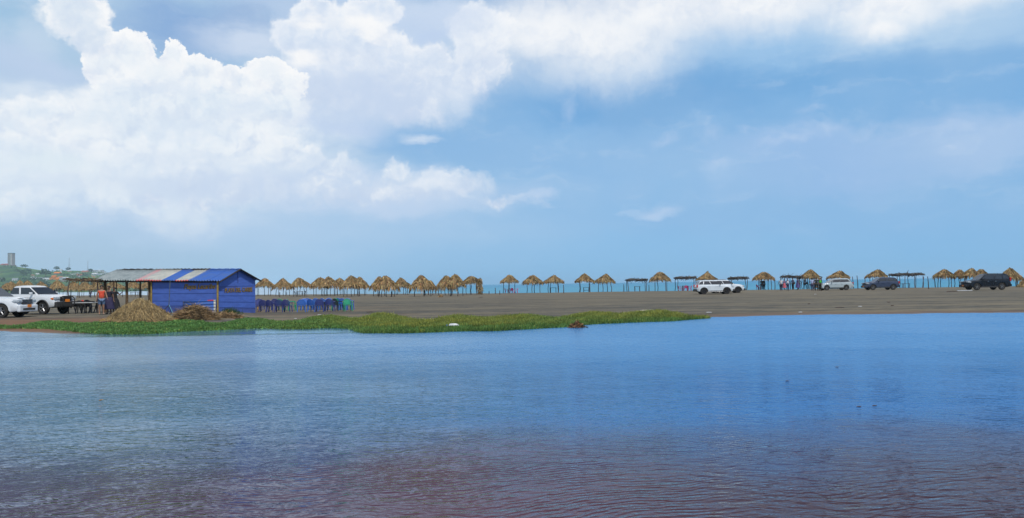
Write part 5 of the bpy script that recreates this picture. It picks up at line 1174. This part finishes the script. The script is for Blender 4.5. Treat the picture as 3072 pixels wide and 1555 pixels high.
person('tall person in a long purple dress by the shade pole', 2393, 870, rz=95, top=(.11, .09, .26), bottom=(.10, .08, .25), topn='purple_dress', botn='purple_skirt', dress=True, hgt=1.82, group=GP)
person('person in pale clothes partly behind the purple dress', 2398.5, 867.5, rz=150, top=(.42, .52, .58), bottom=(.30, .33, .40), topn='pale_shirt', botn='pale_trousers', hgt=1.72, group=GP)
person('person in a white shirt with a black shoulder bag, legs apart', 2415.5, 867.5, rz=185, top=(.50, .52, .66), bottom=(.02, .022, .04), topn='white_blue_shirt', botn='black_slacks', bag=((.02, .02, .03), -1), stance=.17, group=GP)
person('person in a light blue shirt and navy trousers left of the officers', 2436.5, 873, rz=175, top=(.40, .48, .72), bottom=(.05, .05, .12), topn='light_blue_shirt', botn='navy_trousers', stout=1.15, group=GP)
person('person in a pale blue shirt half hidden behind the dark officer', 2444.5, 869, rz=190, top=(.36, .42, .66), bottom=(.06, .08, .14), topn='pale_blue_shirt', botn='blue_trousers', group=GP)
person('officer in a dark uniform with a yellow armband', 2450, 874, rz=170, top=(.022, .028, .022), bottom=(.015, .02, .016), topn='dark_uniform', botn='dark_uniform_trousers', stout=1.2, hgt=1.8, group=GP, stance=.15)
person('officer in a bright green vest and white cap beside the silver car', 2461, 873.5, rz=200, top=(.02, .03, .02), bottom=(.015, .02, .015), topn='green_uniform', botn='green_uniform_trousers', vest=(.08, .55, .06), cap=(.6, .65, .6), stout=1.1, hgt=1.8, group=GP)
G6 = 'people in dark clothes under the round topped shelter'
person('left of two people in dark clothes under the round topped shelter', 2286, 868.5, rz=150, top=(.05, .045, .04), bottom=(.03, .03, .045), topn='dark_shirt', botn='dark_trousers', group=G6)
person('right of two people in dark clothes under the round topped shelter', 2292.5, 869, rz=210, top=(.03, .03, .028), bottom=(.02, .022, .02), topn='black_shirt', botn='black_trousers_two', group=G6, stance=.13)
person('person in an orange sleeveless top and denim shorts at the canopy', 304.5, 944.5, rz=-150, top=(.72, .085, .04), bottom=(.13, .20, .33), topn='orange_top', botn='denim_shorts', shorts=True, sleeveless=True, skin=SKIN2, stout=1.08, hgt=1.78, arms=((.06, .10, .10), (.03, .0, .02)), hair='long')
person('person in dark violet clothes right beside the one in orange', 327, 943, rz=170, top=(.016, .014, .03), bottom=(.03, .025, .075), topn='dark_violet_top', botn='dark_violet_skirt', dress=True, hgt=1.74, stout=1.1)
person('person in a wide black dress reaching an arm towards the canopy post', 343.5, 942, rz=160, top=(.012, .012, .014), bottom=(.012, .012, .016), topn='black_top', botn='black_dress', dress=True, hgt=1.66, stout=1.25, arms=((.48, .10, .50), (.10, .05, .05)))
person('person in blue standing at the tall table beyond the canopy', 421, 893, rz=90, top=(.09, .15, .33), bottom=(.05, .07, .12), topn='blue_top', botn='blue_jeans', hgt=1.8)
person('person in dark blue bending forward beyond the white table', 272, 893.5, rz=-80, top=(.03, .05, .16), bottom=(.03, .045, .13), topn='deep_blue_top', botn='deep_blue_trousers', hgt=1.7, lean=.18)
person('person in a blue shirt seen over the pickup bonnet', 163, 893, rz=180, top=(.05, .09, .35), bottom=(.03, .04, .1), topn='royal_blue_top', botn='royal_blue_trousers', hgt=1.9)
person('person in a white shirt over the pickup bonnet, right of the blue one', 170, 893, rz=170, top=(.55, .58, .62), bottom=(.1, .1, .12), topn='plain_white_top', botn='grey_trousers', hgt=1.9)

# ------------------------------------------------------------------ far hills, town and masts
RID = [(-4200, 868), (-3000, 845), (-1500, 806), (-500, 788), (-200, 790), (0, 794), (30, 796), (46, 799), (60, 802), (75, 804), (95, 807), (120, 811), (137, 812), (160, 815.5), (172, 811), (200, 812), (240, 813), (262, 814), (300, 816), (340, 821), (400, 829), (470, 840), (540, 853), (620, 862), (700, 866)]
rpx, rpy = zip(*RID)
def hill_pt(px, u):
    """u=0 foot (near), u=1 ridge"""
    d = 850+u*1500; yr = np.interp(px, rpx, rpy); v = CM @ np.array([px-1536, 777.5-yr, -FPX]); X = v[0]/v[1]*d; zr = H+v[2]/v[1]*2350
    g = u**1.5*(.82+.18*u); f = 1+.0*px
    rel = .16*math.sin(px*.052+u*7)*u*(1-u)*2+.10*math.sin(px*.13+u*17+1)*u*(1-u)+.06*math.sin(px*.31+u*31)*u*(1-u)
    z = -1+(zr+1)*max(0, min(1.0, g+rel*.8)); return X, d, z
b = MB(); pxs = list(np.concatenate([np.arange(-4200, -520, 60.0), np.arange(-520, 712, 8.0)])); us = list(np.linspace(0, 1, 40))
rows = [[hill_pt(px, u) for px in pxs] for u in us]; back = [(x*1.3, y+900, -3) for x, y, z in rows[-1]]
b.grid(rows+[back]); mh = bpy.data.materials.new('hillside'); mh.use_nodes = True; g = NG(mh.node_tree); bs = g.n['Principled BSDF']
P = g.node('ShaderNodeNewGeometry').outputs['Position']; n1 = g.noise(P, .006, 6, .6); n2 = g.noise(g.vm('ADD', P, (900, 100, 0)), .018, 5, .6)
c = g.mix(g.mapr(n1, .42, .6), (.085, .17, .055), (.05, .095, .055)); c = g.mix(g.mapr(n2, .55, .68, 0, .8), c, (.15, .20, .05)); c = g.mix(g.mapr(n2, .42, .3, 0, .7), c, (.045, .075, .07)); c = g.mix(g.mapr(g.noise(P, .03, 3), .66, .74, 0, .6), c, (.24, .17, .11))
g.put(bs.inputs['Base Color'], c); bs.inputs['Roughness'].default_value = .95; bs.inputs['Specular IOR Level'].default_value = .1
o = b.build('hills', mh, None, True); tag(o, kind='structure'); o['label'] = 'green hills behind the left shelters'
def on_hill(px, py):
    best = None
    for i in range(200):
        u = i/199; X, d, z = hill_pt(px, u); v = ray(px, py); zz = H+v[2]/v[1]*d
        if z >= zz: return X, d, z
    return hill_pt(px, 1.0)
def leafcloud(n, rx, ry, rz_, s, cz, r):
    d = r.normal(size=(n, 3)); d /= np.linalg.norm(d, axis=1)[:, None]; rad = r.uniform(.45, 1, n)**.5*(1+.25*np.sin(d[:, 0]*5+d[:, 2]*4)); P = d*rad[:, None]*np.array([rx, ry, rz_])+np.array([0, 0, cz])
    a = r.normal(size=(n, 3)); a /= np.linalg.norm(a, axis=1)[:, None]; bb = np.cross(a, r.normal(size=(n, 3))); bb /= np.linalg.norm(bb, axis=1)[:, None]; q = r.uniform(.6, 1.3, (n, 1))*s
    return np.stack([P-a*q, P-bb*q*.7, P+a*q, P+bb*q*.7], 1), r.uniform(.5, 1.4, (n, 1))*np.ones(3)
m_leaf = mat('far_foliage', (.045, .085, .045), (.03, .06, .04), .9, .5, vcol='col')
# scrub covering the slopes : one mass
r = np.random.default_rng(21); BB = []; CC = []
for k in range(520):
    px = r.uniform(-60, 560); u = r.uniform(.02, 1.0)**1.0
    if math.sin(px*.045+u*6)+.6*math.sin(px*.11-u*9)+r.normal(0, .5) < .25: continue
    X, d, z = hill_pt(px, min(u, .995)); s = r.uniform(3, 8); B_, c_ = leafcloud(34, s*1.5, s, s*.6, s*.22, s*.45, r); B_ += np.array([X, d, z]); BB.append(B_); CC.append(c_*r.uniform(.7, 1.4))
o = tri_mesh('hillside_scrub', np.concatenate(BB), m_leaf, np.concatenate(CC)); tag(o, kind='stuff'); o['label'] = 'dark scrub and small trees covering the far hills'
for k, (px, py, s, lab) in enumerate([(68, 803, 7, 'left of two lone umbrella-shaped trees on the hill crest right of the tower'), (76, 804, 8, 'right of two lone umbrella-shaped trees on the hill crest right of the tower'), (171, 812, 9, 'dark round tree at the dip of the hill skyline'), (205, 813, 8, 'dark tree at the foot of the left mast'), (272, 816, 7, 'dark tree at the foot of the right mast'), (136, 832, 14, 'large dark tree on the slope left of the orange roofs')]):
    X, d, z = on_hill(px, py); t = thing('hill_tree', lab, 'tree', (X, d, z-1), 0, 'trees standing out on the far hills'); B_, c_ = leafcloud(150, s*.9, s*.8, s*.45, s*.16, s*.95, np.random.default_rng(k))
    tri_mesh('crown', B_, m_leaf, c_, t); MB().tube([(0, 0, 0), (s*.04, 0, s*.5), (0, 0, s)], [s*.07, s*.05, s*.03], 6).build('trunk', m_trunk, t)
# tower block on the crest
X, d, z = on_hill(34, 797); t = thing('tower_block', 'tall reddish tower block with pale vertical bands on the hill crest', 'tower', (X, d, z-3)); mt_ = mat('tower_concrete', (.36, .30, .29), (.29, .25, .25), .8, .2); ml_ = mat('tower_pale_band', (.70, .72, .70), (.6, .62, .62), .8, .3); mg_ = mat('tower_windows', (.05, .07, .09), (.03, .045, .06), .2, .4)
w = 13.5; hh = 38
MB().box((0, 0, hh/2), (w, w, hh)).build('shaft', mt_, t); MB().box((0, 0, hh+.6), (w+1.2, w+1.2, 1.2)).build('roof_slab', mg_, t)
for i, x in enumerate((-.18, .10, .30)): MB().box((w*x, -w/2-.2, hh/2), (1.2, .6, hh-1)).build('vertical_band', ml_, t)
for i, x in enumerate((-.31, -.04, .20)): MB().box((w*x, -w/2-.05, hh/2), (1.9, .3, hh-3)).build('window_strip', mg_, t)
MB().box((0, 0, 1.5), (w*1.35, w*1.2, 6)).build('podium', mt_, t)
X, d, z = on_hill(14, 797); t = thing('low_building', 'long low red-roofed building beside the tower block on the crest', 'building', (X, d, z-1)); MB().box((0, 0, 1.4), (19, 9, 4)).build('wall', mt_, t); b = MB(); b.add([(-10, -5, 3.4), (10, -5, 3.4), (10, 5, 3.4), (-10, 5, 3.4), (-9, 0, 6), (9, 0, 6)], [(0, 1, 5, 4), (2, 3, 4, 5), (1, 2, 5), (3, 0, 4)]); b.build('roof', mat('red_roof', (.45, .09, .07), (.36, .07, .06), .8, .3), t)
# masts
m_mast = mat('mast_steel', (.30, .33, .37), (.26, .28, .32), .6, .5)
for px, py, top, w, lab in ((208.5, 812, 774, 2.6, 'faint lattice mast on the hill, the left and taller one'), (264, 815, 782, 1.5, 'thin antenna mast on the hill, the right one')):
    X, d, z = on_hill(px, py); ht = at(px, top, d)[2]-z; b = MB()
    for sx, sy in ((-1, -1), (1, -1), (0, 1)): b.tube([(sx*w, sy*w, 0), (sx*w*.25, sy*w*.25, ht)], [.32, .18], 4)
    n = 12
    for k in range(n):
        f0, f1 = k/n, (k+1)/n; a0, a1 = w*(1-.75*f0), w*(1-.75*f1); b.tube([(-a0, -a0, ht*f0), (a1, -a1, ht*f1)], .12, 4); b.tube([(a0, -a0, ht*f0), (-a1, -a1, ht*f1)], .12, 4)
    o = b.build('radio_mast', m_mast, None, loc=(X, d, z)); tag(o, lab, 'mast')
# houses
HW = {'white': mat('white_render', (.70, .72, .72), (.55, .58, .60), .8, .4), 'orange': mat('orange_render', (.72, .27, .05), (.60, .20, .04), .8, .4), 'pink': mat('pink_render', (.60, .36, .30), (.50, .30, .26), .8, .4), 'tan': mat('tan_render', (.42, .34, .25), (.34, .27, .20), .8, .4)}
HRF = {'white': mat('white_roof', (.62, .64, .66), (.5, .52, .55), .7, .4), 'orange': mat('orange_roof', (.80, .27, .04), (.66, .20, .03), .8, .4), 'grey': mat('grey_roof', (.28, .31, .34), (.2, .23, .26), .7, .4), 'tile': mat('tile_roof', (.48, .17, .10), (.38, .13, .08), .8, .4)}
def house(px, py, w, h, wc, rc, label, flat=False):
    X, d, z = on_hill(px, py); t = thing('hill_house', label, 'house', (X, d, z-1.5), R(random.uniform(-18, 18)), 'houses of the town on the far hills'); dp = w*.7
    MB().box((0, 0, h/2), (w, dp, h)).build('wall', HW[wc], t)
    b = MB()
    if flat: b.box((0, 0, h+.25), (w*1.06, dp*1.06, .5))
    else: b.add([(-w*.55, -dp*.57, h), (w*.55, -dp*.57, h), (w*.55, dp*.57, h), (-w*.55, dp*.57, h), (-w*.55, 0, h+w*.2), (w*.55, 0, h+w*.2)], [(0, 1, 5, 4), (2, 3, 4, 5), (1, 2, 5), (3, 0, 4)])
    b.build('roof', HRF[rc], t)
    for x in (-.25, .22): MB().box((w*x, -dp/2-.03, h*.55), (w*.14, .1, h*.28)).build('window', mg_, t)
    return t
sh = 'small pale house among the scrub of the far hills'
for a in [(4, 841, 9, 4, 'white', 'white', 'white low house on the lower slope at the left edge of the photo'), (46, 843, 10, 5, 'white', 'grey', 'white house above the third thatched shelter from the left'), (113, 825, 8, 3.5, 'white', 'white', 'white roof on the slope below the hill skyline left of the orange roofs'),
          (98, 828, 7, 3, 'pink', 'tile', 'pinkish house on the mid slope left of the orange roofs'), (101, 836, 10, 3.5, 'white', 'white', sh), (120, 835, 9, 3.5, 'white', 'grey', sh), (135, 837, 12, 3.5, 'white', 'white', sh), (143, 840, 10, 3.5, 'white', 'white', sh),
          (156, 838, 8, 4.5, 'orange', 'orange', 'leftmost bright orange house of the orange cluster'), (163, 834, 10, 4.5, 'orange', 'orange', 'highest bright orange house of the orange cluster'), (168, 838, 9, 4, 'orange', 'orange', 'middle low bright orange house of the orange cluster'), (176, 839, 9, 3.5, 'orange', 'orange', 'rightmost bright orange house of the orange cluster'),
          (173, 822, 15, 3.2, 'pink', 'orange', 'long orange-roofed house alone near the skyline above the orange cluster'), (182, 836, 9, 4, 'white', 'tile', sh), (188, 840, 10, 4, 'white', 'grey', sh), (197, 838, 11, 4, 'white', 'white', sh), (193, 845, 10, 4, 'tan', 'grey', sh),
          (182, 814, 8, 6, 'white', 'white', 'white two-storey house breaking the skyline between the tree and the left mast'), (183, 820, 4, 9, 'white', 'grey', 'narrow white tower house below the skyline house'), (208, 815.5, 9, 3.5, 'pink', 'white', 'pinkish house right at the foot of the left mast'),
          (219, 824, 13, 3, 'white', 'white', 'long white roof in the middle of the slope below the left mast'), (232, 822, 9, 3, 'white', 'grey', sh), (239, 828, 12, 3.5, 'pink', 'tile', 'pink house with red tiles on mid slope left of the white terrace'), (240, 831, 9, 3, 'white', 'tile', sh), (256, 818, 16, 3.5, 'tan', 'tile', 'long tan house with red tiles just below the right mast'),
          (278, 815, 9, 5, 'white', 'white', sh), (286, 817, 12, 5, 'white', 'grey', sh), (296, 816, 10, 5, 'white', 'white', sh), (307, 816, 9, 6, 'white', 'grey', 'white block at the skyline above the white terrace'), (312, 819, 9, 4.5, 'white', 'tile', sh),
          (286, 825, 14, 3.6, 'white', 'white', 'left wing of the bright white terrace above the canopy roof'), (297, 825, 13, 4.5, 'white', 'white', 'middle of the bright white terrace above the canopy roof'), (309, 823, 12, 4.5, 'white', 'white', 'right wing of the bright white terrace above the canopy roof'), (282, 831, 8, 4, 'pink', 'white', sh), (327, 821, 10, 4, 'white', 'grey', sh), (236, 844, 14, 4, 'white', 'tile', sh)]:
    house(*a, flat=(a[0] % 3 == 0))

# ------------------------------------------------------------------ air
def haze():
    b = MB(); x0, x1, y0, y1, z0, z1 = -30500, 30500, -450, 42500, -6, 125
    b.add([(x0, y0, z0), (x1, y0, z0), (x1, y1, z0), (x0, y1, z0), (x0, y0, z1), (x1, y0, z1), (x1, y1, z1), (x0, y1, z1)], [(3, 2, 1, 0), (4, 5, 6, 7), (0, 1, 5, 4), (1, 2, 6, 5), (2, 3, 7, 6), (3, 0, 4, 7)])
    m = bpy.data.materials.new('haze_air'); m.use_nodes = True; g = NG(m.node_tree); g.n.clear(); v = g.node('ShaderNodeVolumePrincipled'); o = g.node('ShaderNodeOutputMaterial')
    v.inputs['Color'].default_value = (.72, .90, 1.0, 1); v.inputs['Density'].default_value = 00.00012; v.inputs['Anisotropy'].default_value = .2; g.l.new(v.outputs[0], o.inputs['Volume'])
    ob = b.build('haze', m); tag(ob, kind='stuff')
haze()
